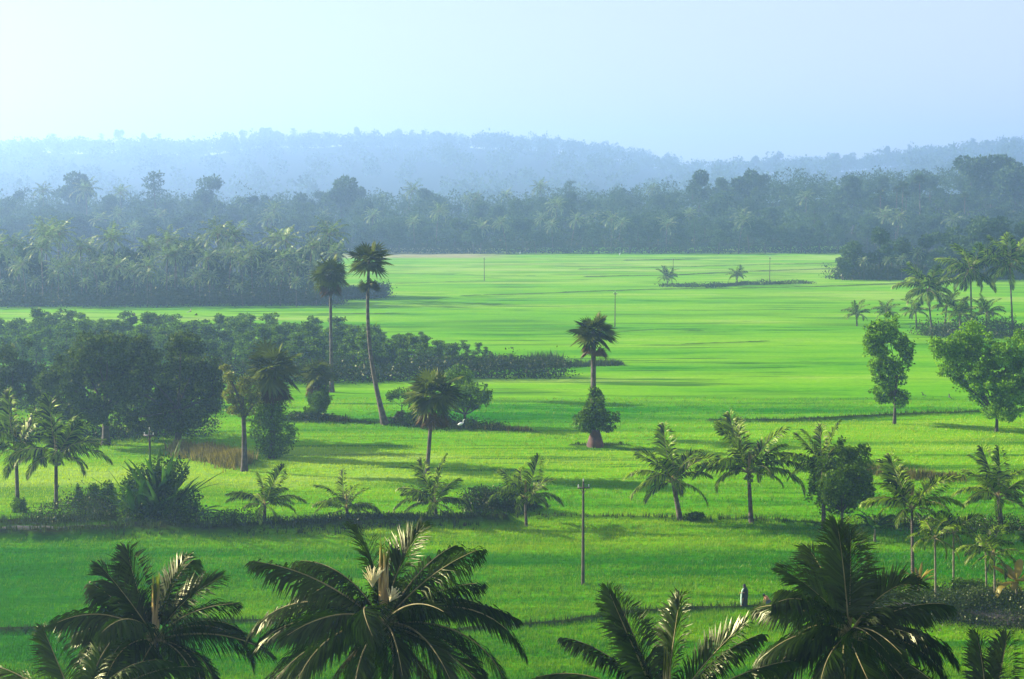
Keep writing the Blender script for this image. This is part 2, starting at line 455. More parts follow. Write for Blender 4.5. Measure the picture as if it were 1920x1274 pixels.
def coconut_palm(label, base, top, fronds, auto=(14, 5, 0), L=5.0, lmax=1.15, n=95, wid=0.085, r=(0.19, 0.13), bow=(0, 0), name='coconut_palm', group=None,
                 leaf='coco', spear=2.5, nuts=True, flower=False, mat='palmbark', tint=(0.0, 0.5), hang=0.85, dead=0, avoid=None, pool=None, cat='palm tree', er=(-25, 70)):
    """base, top: world points; fronds: (azimuth, elevation, droop, length factor); auto: (count, azimuth offset)"""
    base = np.asarray(base, float); top = np.asarray(top, float)
    t = thing(name, label, cat, base, 0, group)
    d = top - base
    link('trunk', trunk_mesh(d[2], r[0], r[1], (d[0], d[1]), bow, mat), t)
    spec = list(fronds)
    k = auto[0]
    for i in range(k):
        u = (i + 0.5) / k
        el = er[1] + (er[0] - er[1]) * u
        spec.append(((i * 137.5 + auto[1]) % 360, el + R.normal(0, 6), 45 + 55 * u + R.normal(0, 10), R.uniform(0.85, 1.05) * (0.8 + 0.2 * math.sin(PI * min(1, u + 0.3)))))
    for (az, el, dr, lf) in spec:
        if avoid and avoid[0] < az < avoid[1] and -5 < el < 60 and lf > 0.72: continue
        if pool is not None:
            me, pl = min(pool, key=lambda q: abs(q[1][0] - el) + abs(q[1][1] - dr) * 0.5 + R.uniform(0, 12))
            link('frond', me, t, d, (R.uniform(-.5, .5), 0, math.radians(az)), L * lf / 5.0)
        else:
            me = frond_mesh(M[leaf], M['rachis'], L=L * lf, elev=el, droop=dr, lmax=lmax, n=n, wid=wid, hang=hang * (0.35 if el > 60 else 1.0),
                            side=R.uniform(-25, 25), tint=tint)
            link('frond', me, t, d, (R.uniform(-.45, .45), 0, math.radians(az)))
    for i in range(dead):
        me = frond_mesh(M['dead'], M['rachis'], L=L * 0.85, elev=-35, droop=45, lmax=lmax * 0.8, n=int(n * 0.7), wid=wid, hang=1.3)
        o = link('frond', me, t, d + np.array([0, 0, -0.2]), (0, 0, R.uniform(0, 6.28))); o['label'] = 'brown withered hanging frond'
    if spear:
        link('spear_leaf', spear_mesh(spear, 0.11 * spear / 2.5), t, d + np.array([0, 0, 0.1]), (0, 0, R.uniform(0, 6)))
    if nuts: link('coconut_bunch', nuts_mesh(), t, d)
    if flower:
        link('flower_spray', flower_mesh(), t, d + np.array([-0.35, -0.3, 1.5]))
        link('flower_spray', flower_mesh(0.8, 50), t, d + np.array([0.3, -0.5, 1.0]), (0, 0.5, 0))
    return t


# ------------------------------------------------------------------ fan palms
def fan_leaf(mb, o, d, pet, rad, tint, segs=18, span=215, mi=0, fold=0.3):
    d = unit(d); up = np.array([0, 0, 1.0])
    side = unit(np.cross(d, up + R.normal(0, 0.35, 3))); nrm = np.cross(side, d)
    tip = o + d * pet
    tube(mb, [o, o + d * pet * 0.5, tip], [0.035, 0.028, 0.02], 4, tint, mi, False)
    a = np.radians(np.linspace(-span / 2, span / 2, segs)); da = math.radians(span / segs) * 0.5
    l = rad * (0.72 + 0.28 * np.cos(a * 0.6)) * R.uniform(0.88, 1.05, segs)
    z = nrm * fold

    def pt(an, rr, dz):
        return tip + (d[None] * np.cos(an)[:, None] + side[None] * np.sin(an)[:, None]) * rr[:, None] + nrm[None] * dz[:, None] + up[None] * (-0.10 * rr ** 2)[:, None]
    zz = np.zeros(segs)
    V = np.stack([np.repeat(tip[None], segs, 0), pt(a - da, l * 0.5, zz - fold * 0.25 * rad * 0.4), pt(a, l, zz), pt(a + da, l * 0.5, zz - fold * 0.25 * rad * 0.4)], 1)
    mid = pt(a, l * 0.5, zz + fold * 0.1 * rad)
    # two facets per segment, folded along the rib
    base = np.arange(segs)[:, None] * 5
    VV = np.concatenate([V, mid[:, None]], 1).reshape(-1, 3)
    tt = tint + R.normal(0, 0.06, segs)
    off = mb.n
    mb.add(VV, base + np.array([[0, 1, 2, 4]]), np.repeat(tt, 5), mi)
    mb.f.setdefault((4, mi), []).append(base + np.array([[0, 4, 2, 3]]) + off)


def fan_crown(n=34, pet=1.1, rad=1.25, tint=(0.1, 0.6), lo=-0.85, segs=12, mat='palmyra'):
    mb = MB()
    for i in range(n):
        z = 0.98 - (0.98 - lo) * (i + 0.5) / n
        a = i * 2.39996 + R.normal(0, 0.25)
        q = math.sqrt(max(0, 1 - z * z))
        d = np.array([q * math.cos(a), q * math.sin(a), z + R.normal(0, 0.06)])
        fan_leaf(mb, np.array([0, 0, 0.0]), d, pet * R.uniform(0.55, 1.2), rad * R.uniform(0.75, 1.2), R.uniform(*tint), segs)
    return mb.mesh('crown', M[mat])


def fan_skirt(n=14, pet=0.7, rad=1.0, drop=0.6, mat='dead'):
    mb = MB()
    for i in range(n):
        a = i * 2.39996 + R.normal(0, 0.2)
        d = np.array([math.cos(a) * 0.75, math.sin(a) * 0.75, -0.8 + R.normal(0, 0.12)])
        fan_leaf(mb, np.array([0, 0, -drop * R.random()]), d, pet, rad * R.uniform(0.8, 1.1), R.uniform(0.0, 0.6), 14, 170)
    return mb.mesh('dead_leaf_skirt', M[mat])


def palmyra(label, base, top, crad, n=36, bow=(0, 0), skirt=14, r=(0.26, 0.17), group=None, tint=(0.05, 0.6), mats=None, lo=-0.5, k2=None):
    base = np.asarray(base, float); top = np.asarray(top, float); d = top - base
    t = thing('palmyra_palm', label, 'palm tree', base, 0, group)
    link('trunk', trunk_mesh(d[2], r[0], r[1], (d[0], d[1]), bow, 'palmbark', 9, 16, 1.9), t)
    link('crown', fan_crown(int(n * 0.8), crad * 0.46, crad * 0.62, tint, lo), t, d)
    if skirt: link('dead_leaf_skirt', fan_skirt(skirt, crad * 0.38, crad * 0.42, 0.9), t, d + np.array([0, 0, -crad * 0.3]))
    if k2: link('hanging_leaf_cluster', fan_skirt(k2[0], crad * 0.3, crad * 0.38, 0.5, 'palmyra'), t, d + np.array([0, 0, -k2[1]]))
    return t


# ------------------------------------------------------------------ broadleaf trees
def limb(mb, a, b, r0, r1, sag=0.15, n=6, k=6):
    a = np.asarray(a, float); b = np.asarray(b, float)
    s = np.linspace(0, 1, n + 1)[:, None]
    L = np.linalg.norm(b - a)
    off = R.normal(0, L * 0.05, 3)
    P = a + (b - a) * s + off * np.sin(PI * s) + np.array([0, 0, -sag * L]) * np.sin(PI * s) * 0.6
    tube(mb, P, r0 + (r1 - r0) * s[:, 0], k, 0.5)
    return P


def tree_meshes(h, clumps, trunk_h, r0, leaf=0.3, dens=1.0, mat='broad', tint=(0.05, 0.7), shell=0.5, down=0.0, bark='bark', forks=1, flat=0.0, lean=(0, 0), twigs=True):
    """clumps: (x, y, z, rx, ry, rz); returns (trunk mesh, crown mesh)"""
    tb = MB(); cb = MB()
    fork = np.array([lean[0], lean[1], trunk_h])
    s = np.linspace(0, 1, 7)[:, None]
    P = fork * s + np.array([0, 0, -0.4]) * (1 - s) + np.array([R.normal(0, .1), R.normal(0, .1), 0]) * np.sin(PI * s)
    tube(tb, P, r0 * (1 - 0.35 * s[:, 0]) * (1 + 0.5 * np.exp(-s[:, 0] * 6)), 8, 0.5)
    for c in clumps:
        c = np.asarray(c, float)
        ctr = c[:3]; rr = c[3:6]
        limb(tb, fork + np.array([0, 0, -0.2]), ctr + np.array([0, 0, -rr[2] * 0.3]), r0 * 0.5, r0 * 0.12, 0.08)
        if twigs:
            for q in range(4):
                e = ctr + rand_unit(1)[0] * rr * 0.8
                limb(tb, ctr + np.array([0, 0, -rr[2] * 0.3]), e, r0 * 0.14, r0 * 0.04, 0.0, 4, 4)
        vol = (rr[0] * rr[1] + rr[0] * rr[2] + rr[1] * rr[2]) / 3
        n = int(max(30, dens * vol * 30 / (leaf * leaf)))
        # each clump is itself a few sub-lumps, so that gaps open between them
        m = 8
        for q in range(m):
            o = rand_unit(1)[0] * rr * R.uniform(0.45, 0.85)
            tt = R.uniform(-0.3, 0.3)
            clump(cb, ctr + o, rr * R.uniform(0.26, 0.5), n // m, leaf, (max(0, tint[0] + tt), tint[1] + tt), shell, 0, down, flat)
        clump(cb, ctr, rr * 0.65, n // 8, leaf, tint, 0.1, 0, down, flat)
        for q in range(8):
            o = rand_unit(1)[0] * rr * R.uniform(0.8, 1.15)
            clump(cb, ctr + o, rr * R.uniform(0.14, 0.3), max(12, n // 28), leaf, tint, 0.1, 0, down, flat)
    return tb.mesh('trunk', M[bark], True), cb.mesh('crown', M[mat])


def tree(name, label, base, clumps, trunk_h, r0, cat='tree', group=None, **kw):
    a, b = tree_meshes(0, clumps, trunk_h, r0, **kw)
    t = thing(name, label, cat, base, 0, group)
    link('trunk', a, t); link('crown', b, t)
    return t


def px_clumps(base_px, Y, lst, dy=0.8, k=1.15):
    """clump list given as (px, py, rx_px, rz_px) around a tree that stands at base_px"""
    b = gp(*base_px); sc_ = F / b[1]; out = []
    for c in lst:
        p = at(c[0], c[1], b[1])
        off = c[4] if len(c) > 4 else R.uniform(-1.3, 1.3) * c[2] / sc_
        out.append((p[0] - b[0], off, p[2] - b[2], k * c[2] / sc_, k * c[2] / sc_ * dy, k * c[3] / sc_))
    return b, out


# ------------------------------------------------------------------ banana-like plants
def blade_leaf(mb, o, az, elev, droop, L, w, tint, seg=8, torn=True, mi=0):
    s = np.linspace(0, 1, seg + 1)
    th = np.radians(elev - droop * s ** 1.5)
    T = np.stack([np.cos(th) * math.cos(az), np.cos(th) * math.sin(az), np.sin(th)], -1)
    P = np.vstack([[0, 0, 0], np.cumsum(T[1:] * L / seg, axis=0)]) + o
    sd = np.array([-math.sin(az), math.cos(az), 0.0])
    ww = w * np.clip(np.sin(PI * (0.04 + 0.93 * s)) ** 0.6, 0.02, 1); ww[0] = w * 0.08; ww[1] = w * 0.25
    if torn: ww = ww * R.uniform(0.75, 1.1, seg + 1)
    nn = np.cross(T, sd)
    Lf = P + sd * ww[:, None] * 0.5 + nn * ww[:, None] * -0.18; Rt = P - sd * ww[:, None] * 0.5 + nn * ww[:, None] * -0.18
    V = np.concatenate([Lf, P, Rt]); m = seg + 1
    i = np.arange(seg)
    fa = np.concatenate([np.stack([i, i + 1, i + m + 1, i + m], -1), np.stack([i + m, i + m + 1, i + 2 * m + 1, i + 2 * m], -1)])
    mb.add(V, fa, tint, mi)


def banana(label, base, h, L, n=9, w=0.6, mat='banana', name='banana_plant', group=None, tint=(0.1, 0.7), stems=1, spread=0.5, cat='plant', el=(25, 80)):
    t = thing(name, label, cat, base, 0, group)
    for s_ in range(stems):
        off = np.array([R.normal(0, spread), R.normal(0, spread), 0]) if stems > 1 else np.zeros(3)
        hh = h * R.uniform(0.75, 1.05)
        tb = MB(); tube(tb, [off + [0, 0, -0.2], off * 1.1 + [0, 0, hh * 0.5], off * 1.2 + [0, 0, hh]], [0.14, 0.11, 0.07], 7)
        tb.build('stem', M['pale'], t, True)
        lb = MB()
        for i in range(n):
            blade_leaf(lb, off * 1.2 + np.array([0, 0, hh * 0.95]), i * 2.4 + R.normal(0, 0.3), R.uniform(*el), R.uniform(30, 110), L * R.uniform(0.7, 1.1), w, R.uniform(*tint))
        lb.build('leaves', M[mat], t)
    return t


# ------------------------------------------------------------------ terrain
BUNDS = [  # (pixel polyline, half width m, height m, strength)
    ([(-150, 1190), (60, 1184), (150, 1176), (320, 1168), (520, 1170)], 0.45, 0.22, 0.9),
    ([(820, 1192), (920, 1184), (1060, 1172), (1200, 1152), (1300, 1146), (1400, 1142), (1580, 1132)], 0.5, 0.25, 0.95),
    ([(-200, 1012), (0, 1008), (200, 1004), (500, 1000), (700, 990), (940, 984)], 1.5, 0.8, 1.0),
    ([(-100, 985), (60, 982), (190, 976)], 2.4, 0.3, 1.0),
    ([(880, 962), (1010, 960)], 1.2, 0.6, 1.0),
    ([(1010, 972), (1130, 972), (1310, 976), (1440, 978), (1600, 990), (1700, 988), (1930, 996)], 0.9, 0.2, 0.55),
    ([(330, 846), (460, 872)], 2.2, 0.3, 0.7),
    ([(460, 790), (600, 792), (740, 797), (860, 806), (1000, 812)], 1.0, 0.25, 0.75),
    ([(1080, 836), (1170, 836)], 1.0, 0.2, 0.8),
    ([(1330, 790), (1470, 789), (1560, 786), (1700, 779), (1930, 771)], 0.7, 0.25, 0.9),
    ([(1600, 880), (1700, 893), (1780, 896), (1930, 890)], 0.7, 0.2, 0.6),
    ([(740, 483), (930, 480)], 2.2, 0.3, 0.9),
    ([(1180, 489), (1300, 487)], 3.0, 0.4, 1.0),
    ([(1090, 506), (1250, 502), (1565, 494)], 1.2, 0.3, 0.9),
    ([(1100, 520), (1260, 517), (1400, 510), (1565, 505)], 1.6, 0.3, 1.0),
    ([(600, 515), (760, 514), (1000, 518)], 0.9, 0.2, 0.7),
    ([(740, 533), (905, 527)], 0.9, 0.2, 0.6),
    ([(1060, 549), (1230, 544), (1500, 540), (1720, 532)], 1.2, 0.3, 0.9),
    ([(870, 556), (1000, 552), (1060, 550)], 1.0, 0.3, 0.8),
    ([(-50, 581), (200, 579)], 1.5, 0.3, 0.6),
    ([(600, 590), (760, 588)], 0.8, 0.2, 0.7),
    ([(1160, 623), (1240, 618), (1310, 620)], 0.9, 0.15, 0.6),
    ([(1280, 645), (1440, 640)], 0.8, 0.15, 0.7),
    ([(560, 1005), (640, 1030), (700, 1050)], 0.6, 0.1, 0.5),
]
SEGS = []
for pl, w, h, s_ in BUNDS:
    P = [gp(*p)[:2] for p in pl]
    for a, b in zip(P[:-1], P[1:]):
        SEGS.append((a, b, w, h, s_))


def terrain(x, y):
    """far relief: wooded rise behind the fields, then the hazy ridge"""
    x = np.asarray(x, float); y = np.asarray(y, float)

    def sm(a, b, v):
        t = np.clip((v - a) / (b - a), 0, 1); return t * t * (3 - 2 * t)
    side = sm(-50, 330, x)
    belt = sm(745, 1010, y) * (11 + 17 * side) + 2 * (fbm(x / 60, y / 60, 5) - 0.5) * sm(760, 900, y)
    u = x / np.maximum(y, 1)
    prof = np.interp(u, [-0.5, -0.32, -0.25, -0.19, -0.155, -0.10, -0.037, 0.013, 0.057, 0.097, 0.115, 0.3], [96, 100, 102, 97, 113, 114, 114, 108, 90, 68, 48, 8])
    prof2 = np.interp(u, [0.02, 0.113, 0.163, 0.213, 0.247, 0.28, 0.32, 0.5], [36, 48, 54, 61, 72, 82, 94, 110])
    ridge = sm(1500, 3400, y) * prof * (0.95 + 0.1 * fbm(x / 110, y / 300, 9))
    r2 = sm(1400, 3000, y) * prof2 * (0.95 + 0.1 * fbm(x / 100, y / 250, 11))
    return np.maximum(belt * (1 - 0.5 * sm(1050, 1300, y)), np.maximum(ridge, r2) * sm(1100, 1500, y))


def paddy(x, y):
    """returns height, ripe, streak, bund, fallow of the field surface"""
    x = np.asarray(x, float); y = np.asarray(y, float)
    h = (fbm(x / 9, y / 3.2, 21, 4) - 0.5) * 0.26 + (fbm(x / 45, y / 14, 31, 3) - 0.5) * 0.35
    wob = (fbm(x / 14, y / 14, 77, 3) - 0.5)
    bund = np.zeros_like(x)
    hb = np.zeros_like(x)
    for a, b, w, hh, s_ in SEGS:
        m = (y > min(a[1], b[1]) - w * 6 - 3) & (y < max(a[1], b[1]) + w * 6 + 3) & (x > min(a[0], b[0]) - w * 6) & (x < max(a[0], b[0]) + w * 6)
        if not m.any(): continue
        ab = b - a; px = x[m] - a[0]; py = y[m] - a[1] + wob[m] * w * 2.5
        t = np.clip((px * ab[0] + py * ab[1]) / (ab @ ab), 0, 1)
        dd = np.hypot(px - t * ab[0], py - t * ab[1])
        dd = dd + (fbm(x[m] * 0.7, y[m] * 0.7, 55, 3) - 0.5) * w * 1.2
        k = np.clip(1.35 - dd / w, 0, 1); k = k * k * (3 - 2 * k)
        bund[m] = np.maximum(bund[m], k * s_); hb[m] = np.maximum(hb[m], k * hh)
    h = h * (1 - 0.7 * bund) + hb * (0.8 + 0.5 * fbm(x / 2, y / 2, 66, 3))
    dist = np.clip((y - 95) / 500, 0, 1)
    ripe_lit = 0.16 + 0.62 * dist ** 0.7 + (fbm(x / 55, y / 13, 41, 3) - 0.5) * 1.1 + (fbm(x / 12, y / 2.0, 43, 4) - 0.5) * 0.42  # crop tone by distance, plus sunlit and shaded bands painted with noise
    # left plot behind the long bank painted brighter, as if sunlit
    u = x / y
    ripe_lit = ripe_lit + 0.40 * np.exp(-((y - 165) / 14) ** 2) * np.clip((0.02 - u) * 8, 0, 1)
    st = fbm(x / 22 + 0.3 * wob, y / 1.7, 91, 3)
    st = np.clip((st - 0.60) * 7, 0, 1) * np.clip(fbm(x / 30, y / 25, 95, 2) * 3 - 0.9, 0, 1) * 0.75
    sx = fbm(x / 40, y / 5.5, 97, 3)
    st = np.maximum(st, np.clip((sx - 0.60) * 5, 0, 1) * 0.5)
    fal = np.clip((y - 690) / 20, 0, 1) * np.clip((-0.0 - u) * 30 + 0.2, 0, 1) * np.clip(fbm(x / 40, y / 10, 99, 2) * 2.2, 0, 1) * 0.8
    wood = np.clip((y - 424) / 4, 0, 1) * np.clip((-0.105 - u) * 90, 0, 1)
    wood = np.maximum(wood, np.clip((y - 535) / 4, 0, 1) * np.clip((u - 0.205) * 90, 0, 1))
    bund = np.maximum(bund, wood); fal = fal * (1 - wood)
    return h, np.clip(ripe_lit, 0, 1), st, bund, fal


def grid_mesh(name, X, Y, Z, mat, attrs):
    r, c = X.shape
    V = np.stack([X, Y, Z], -1).reshape(-1, 3)
    i = np.arange(r - 1)[:, None] * c; j = np.arange(c - 1)[None]
    fa = np.stack([i + j, i + j + 1, i + c + j + 1, i + c + j], -1).reshape(-1, 4)
    mb = MB(); mb.add(V, fa)
    me = mb.mesh(name, mat, True)
    for k, a in attrs.items():
        at_ = me.attributes.new(k, 'FLOAT', 'POINT'); at_.data.foreach_set('value', a.ravel().astype(np.float32))
    return me


# fine sheet of paddies
yp = np.concatenate([np.arange(1420, 1000, -1.3), np.arange(1000, 600, -0.8), np.arange(600, 468, -0.45)])
dd = F * CAMH / (yp - HY)
uu = np.linspace(-0.46, 0.46, 620)
X = dd[:, None] * uu[None]; Y = np.repeat(dd[:, None], len(uu), 1)
h, ripe_lit, st, bd, fal = paddy(X.ravel(), Y.ravel())
Z = h.reshape(X.shape) + terrain(X, Y)
field = link('paddy_field', grid_mesh('paddy_field', X, Y, Z, M['paddy'], {'ripe_lit': ripe_lit, 'streak': st, 'bund': bd, 'fallow': fal}))
tag(field, kind='structure', label='bright green rice paddies divided by thin dark bunds')

# the land underneath and beyond
gx = np.arange(-2600, 2601, 26.0); gy = np.concatenate([np.arange(-300, 700, 25.0), np.arange(700, 3600, 16.0), np.arange(3600, 4450, 50.0)])
X, Y = np.meshgrid(gx, gy)
Z = terrain(X, Y) - 0.9
z0 = np.zeros_like(X)
fb = np.clip((Y - 740) / 20, 0, 1)
g = link('ground', grid_mesh('ground', X, Y, Z, M['paddy'], {'ripe_lit': z0 + 0.25, 'streak': z0, 'bund': fb, 'fallow': z0}))
tag(g, kind='structure', label='level valley floor rising to wooded hills')


def hz(x, y):
    h, *_ = paddy(np.array([x]), np.array([y]))
    return float(h[0] + terrain(x, y))


def gpz(px, py):
    p = gp(px, py); p[2] = hz(p[0], p[1]) - 0.05
    return p


# standing rice near the viewer: real blades
def rice_blades():
    n = 150000
    d = 1 / R.uniform(1 / 235.0, 1 / 96.0, n); d = np.where(R.random(n) < 0.25, R.uniform(96, 150, n), d)
    u = R.uniform(-0.36, 0.36, n)
    x = u * d; y = d
    h, rp, st, bd, _ = paddy(x, y)
    k = bd < 0.35
    x, y, h, rp, st = x[k], y[k], h[k], rp[k], st[k]
    mb = MB()
    hh = (0.15 + 0.16 * fbm(x / 3, y / 3, 12, 3)) * R.uniform(0.7, 1.2, len(x)) * (1 - 0.4 * st)
    sz = np.clip(y / 110, 1, 2.2)
    for q in range(3):
        m = len(x)
        ox = x + R.normal(0, 0.09, m) * sz; oy = y + R.normal(0, 0.09, m) * sz
        a = R.uniform(0, 2 * PI, m); w = 0.03 * sz
        ln = R.uniform(0.15, 0.6, m) * hh; la = R.normal(0.3, 1.2, m)
        A = np.stack([ox - np.cos(a) * w, oy - np.sin(a) * w, h - 0.05], -1); B = np.stack([ox + np.cos(a) * w, oy + np.sin(a) * w, h - 0.05], -1)
        C = np.stack([ox + np.cos(la) * ln, oy + np.sin(la) * ln, h + hh * R.uniform(0.8, 1.15, m)], -1)
        V = np.stack([A, B, C], 1).reshape(-1, 3)
        mb.add(V, np.arange(3 * m).reshape(-1, 3), np.repeat(np.clip(rp * 0.9 + R.normal(0, 0.1, m) - st * 0.4, 0, 1), 3))  # blade tone repeats the painted sun and shade bands
    o = mb.build('rice_crop', M['rice'])
    tag(o, 'fresh green rice standing dense in the near paddies', kind='stuff')


rice_blades()


# ------------------------------------------------------------------ weeds, scrub, reeds
def scatter_line(pl, w, n):
    P = np.array([gp(*p)[:2] for p in pl]); sl = np.linalg.norm(np.diff(P, axis=0), axis=1); cs = np.concatenate([[0], np.cumsum(sl)])
    t = R.uniform(0, cs[-1], n); i = np.clip(np.searchsorted(cs, t) - 1, 0, len(sl) - 1)
    f = ((t - cs[i]) / sl[i])[:, None]
    q = P[i] * (1 - f) + P[i + 1] * f + R.normal(0, 1, (n, 2)) * np.array([0.4, 1.0]) * w
    return q[:, 0], q[:, 1]


def weeds(mb, x, y, hgt, wid, tint, lean=0.5, per=4):
    h = paddy(x, y)[0] + terrain(x, y)
    mod = 0.4 + 1.1 * fbm(x / 2.2, y / 2.2, 17, 3) ** 1.2
    for q in range(per):
        m = len(x); a = R.uniform(0, 2 * PI, m); la = R.uniform(0, 2 * PI, m)
        hh = hgt * mod * R.uniform(0.5, 1.3, m); ln = lean * hh * R.random(m)
        ox = x + R.normal(0, wid * 2, m); oy = y + R.normal(0, wid * 2, m); w = wid * R.uniform(0.6, 1.3, m)
        A = np.stack([ox - np.cos(a) * w, oy - np.sin(a) * w, h - 0.1], -1); B = np.stack([ox + np.cos(a) * w, oy + np.sin(a) * w, h - 0.1], -1)
        C = np.stack([ox + np.cos(la) * ln, oy + np.sin(la) * ln, h + hh], -1)
        mb.add(np.stack([A, B, C], 1).reshape(-1, 3), np.arange(3 * m).reshape(-1, 3), np.repeat(R.uniform(tint[0], tint[1], m), 3))


def scrub_leaves(mb, x, y, hmax, ls, tint, per=6):
    h = paddy(x, y)[0] + terrain(x, y)
    mod = 0.25 + 1.3 * fbm(x / 3.5, y / 3.5, 19, 3) ** 1.3
    for q in range(per):
        m = len(x)
        C = np.stack([x + R.normal(0, ls * 1.5, m), y + R.normal(0, ls * 1.5, m), h + R.random(m) * hmax * mod], -1)
        D = unit(rand_unit(m) + np.array([0, 0, 0.5])); Wd = unit(np.cross(D, rand_unit(m)))
        s = ls * R.uniform(0.6, 1.4, m)
        leaves(mb, C, D, Wd, s, s * 0.55, R.uniform(tint[0], tint[1], m))


mb = MB()
for pl, w, hh, s_ in BUNDS[:11]:
    L_ = sum(np.linalg.norm(gp(*a)[:2] - gp(*b)[:2]) for a, b in zip(pl[:-1], pl[1:]))
    x, y = scatter_line(pl, w * 0.6, int(L_ * (10 if w < 1 else 22)))
    weeds(mb, x, y, 0.42 if w < 1.4 else 0.6, 0.05, (0.1, 0.9), per=3)
tag(mb.build('bund_weeds', M['scrub']), 'rough dark weeds growing along the earth bunds', kind='stuff')

mb = MB()
x, y = scatter_line([(60, 978), (230, 985), (420, 995), (480, 1000)], 1.2, 900); scrub_leaves(mb, x, y, 1.6, 0.2, (0.1, 0.8))
x, y = scatter_line([(140, 950), (215, 975)], 1.6, 500); scrub_leaves(mb, x, y, 2.2, 0.22, (0.2, 0.9))
x, y = scatter_line([(870, 962), (1005, 960)], 0.9, 1200); scrub_leaves(mb, x, y, 1.6, 0.2, (0, 0.5))
x, y = scatter_line([(500, 998), (700, 988), (900, 982)], 0.8, 700); scrub_leaves(mb, x, y, 0.45, 0.18, (0, 0.6))
x, y = scatter_line([(740, 792), (800, 800), (940, 806)], 1.3, 900); scrub_leaves(mb, x, y, 1.2, 0.25, (0, 0.6))
x, y = scatter_line([(-60, 812), (120, 822), (260, 820), (400, 812)], 2.0, 1300); scrub_leaves(mb, x, y, 2.2, 0.3, (0, 0.6))
x, y = scatter_line([(-60, 760), (200, 770), (420, 765)], 3.0, 1300); scrub_leaves(mb, x, y, 3.2, 0.35, (0, 0.6))
x, y = scatter_line([(540, 788), (640, 790)], 1.0, 500); scrub_leaves(mb, x, y, 0.9, 0.25, (0, 0.6))
x, y = scatter_line([(1620, 985), (1760, 990), (1930, 995)], 1.5, 900); scrub_leaves(mb, x, y, 0.9, 0.2, (0, 0.7))
x, y = scatter_line([(1240, 538), (1330, 540), (1400, 534), (1520, 532)], 1.6, 900); scrub_leaves(mb, x, y, 1.2, 0.4, (0, 0.4))
x, y = scatter_line([(1730, 628), (1930, 632)], 3.0, 1300); scrub_leaves(mb, x, y, 3.4, 0.4, (0.2, 0.8))
x, y = scatter_line([(640, 560), (718, 558)], 3.0, 1500); scrub_leaves(mb, x, y, 4.0, 0.6, (0, 0.3))
x, y = scatter_line([(-60, 574), (300, 574), (640, 570)], 3.0, 3500); scrub_leaves(mb, x, y, 4.5, 0.55, (0, 0.5))
x, y = scatter_line([(1565, 524), (1760, 524), (1930, 524)], 4.0, 3000); scrub_leaves(mb, x, y, 5.0, 0.6, (0, 0.5))
x, y = scatter_line([(-100, 474.5), (600, 474.5), (1100, 474.5), (1600, 474.5), (2000, 474.5)], 5.0, 7000); scrub_leaves(mb, x, y, 7.0, 0.9, (0, 0.6))
tag(mb.build('scrub', M['scrub']), 'low dark scrub massed along banks and wood edges', kind='stuff')

mb = MB()
x, y = scatter_line([(330, 846), (400, 858), (455, 872)], 1.6, 2000); weeds(mb, x, y, 1.1, 0.07, (0.1, 0.9), per=3)
x, y = scatter_line([(1600, 882), (1700, 893), (1780, 897), (1800, 898)], 0.8, 600); weeds(mb, x, y, 0.7, 0.06, (0, 0.6), per=3)
x, y = scatter_line([(740, 790), (930, 806), (990, 810)], 1.0, 800); weeds(mb, x, y, 0.7, 0.06, (0, 0.7), per=3)
x, y = scatter_line([(555, 785), (650, 792)], 0.8, 400); weeds(mb, x, y, 0.8, 0.06, (0, 0.6), per=3)
tag(mb.build('dry_grass', M['reed']), 'tan dry grass standing in patches on the bunds', kind='stuff')

# reed strip along the front of the plantation
mb = MB()
x, y = scatter_line([(-60, 716), (300, 716), (620, 716), (900, 708), (1060, 706)], 2.0, 5200)
scrub_leaves(mb, x, y, 3.4, 0.4, (0.0, 0.5), per=5)
x, y = scatter_line([(620, 694), (900, 690), (1050, 686)], 1.4, 2300)
weeds(mb, x, y, 2.0, 0.16, (0.2, 1.0), per=3)
x, y = scatter_line([(1050, 686), (1165, 683)], 1.0, 500); weeds(mb, x, y, 1.0, 0.10, (0.3, 1.0), per=3)
tag(mb.build('reed_bed', M['scrub']), 'dark reedy thicket along the front of the plantation', kind='stuff')

# ------------------------------------------------------------------ foreground coconut palms
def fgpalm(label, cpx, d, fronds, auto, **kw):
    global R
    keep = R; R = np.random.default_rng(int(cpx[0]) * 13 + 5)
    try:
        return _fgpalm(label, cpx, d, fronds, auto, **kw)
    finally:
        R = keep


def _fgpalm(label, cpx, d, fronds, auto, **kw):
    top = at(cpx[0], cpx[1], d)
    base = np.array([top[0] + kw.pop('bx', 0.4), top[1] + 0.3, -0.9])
    return coconut_palm(label, base, top, fronds, auto, **kw)


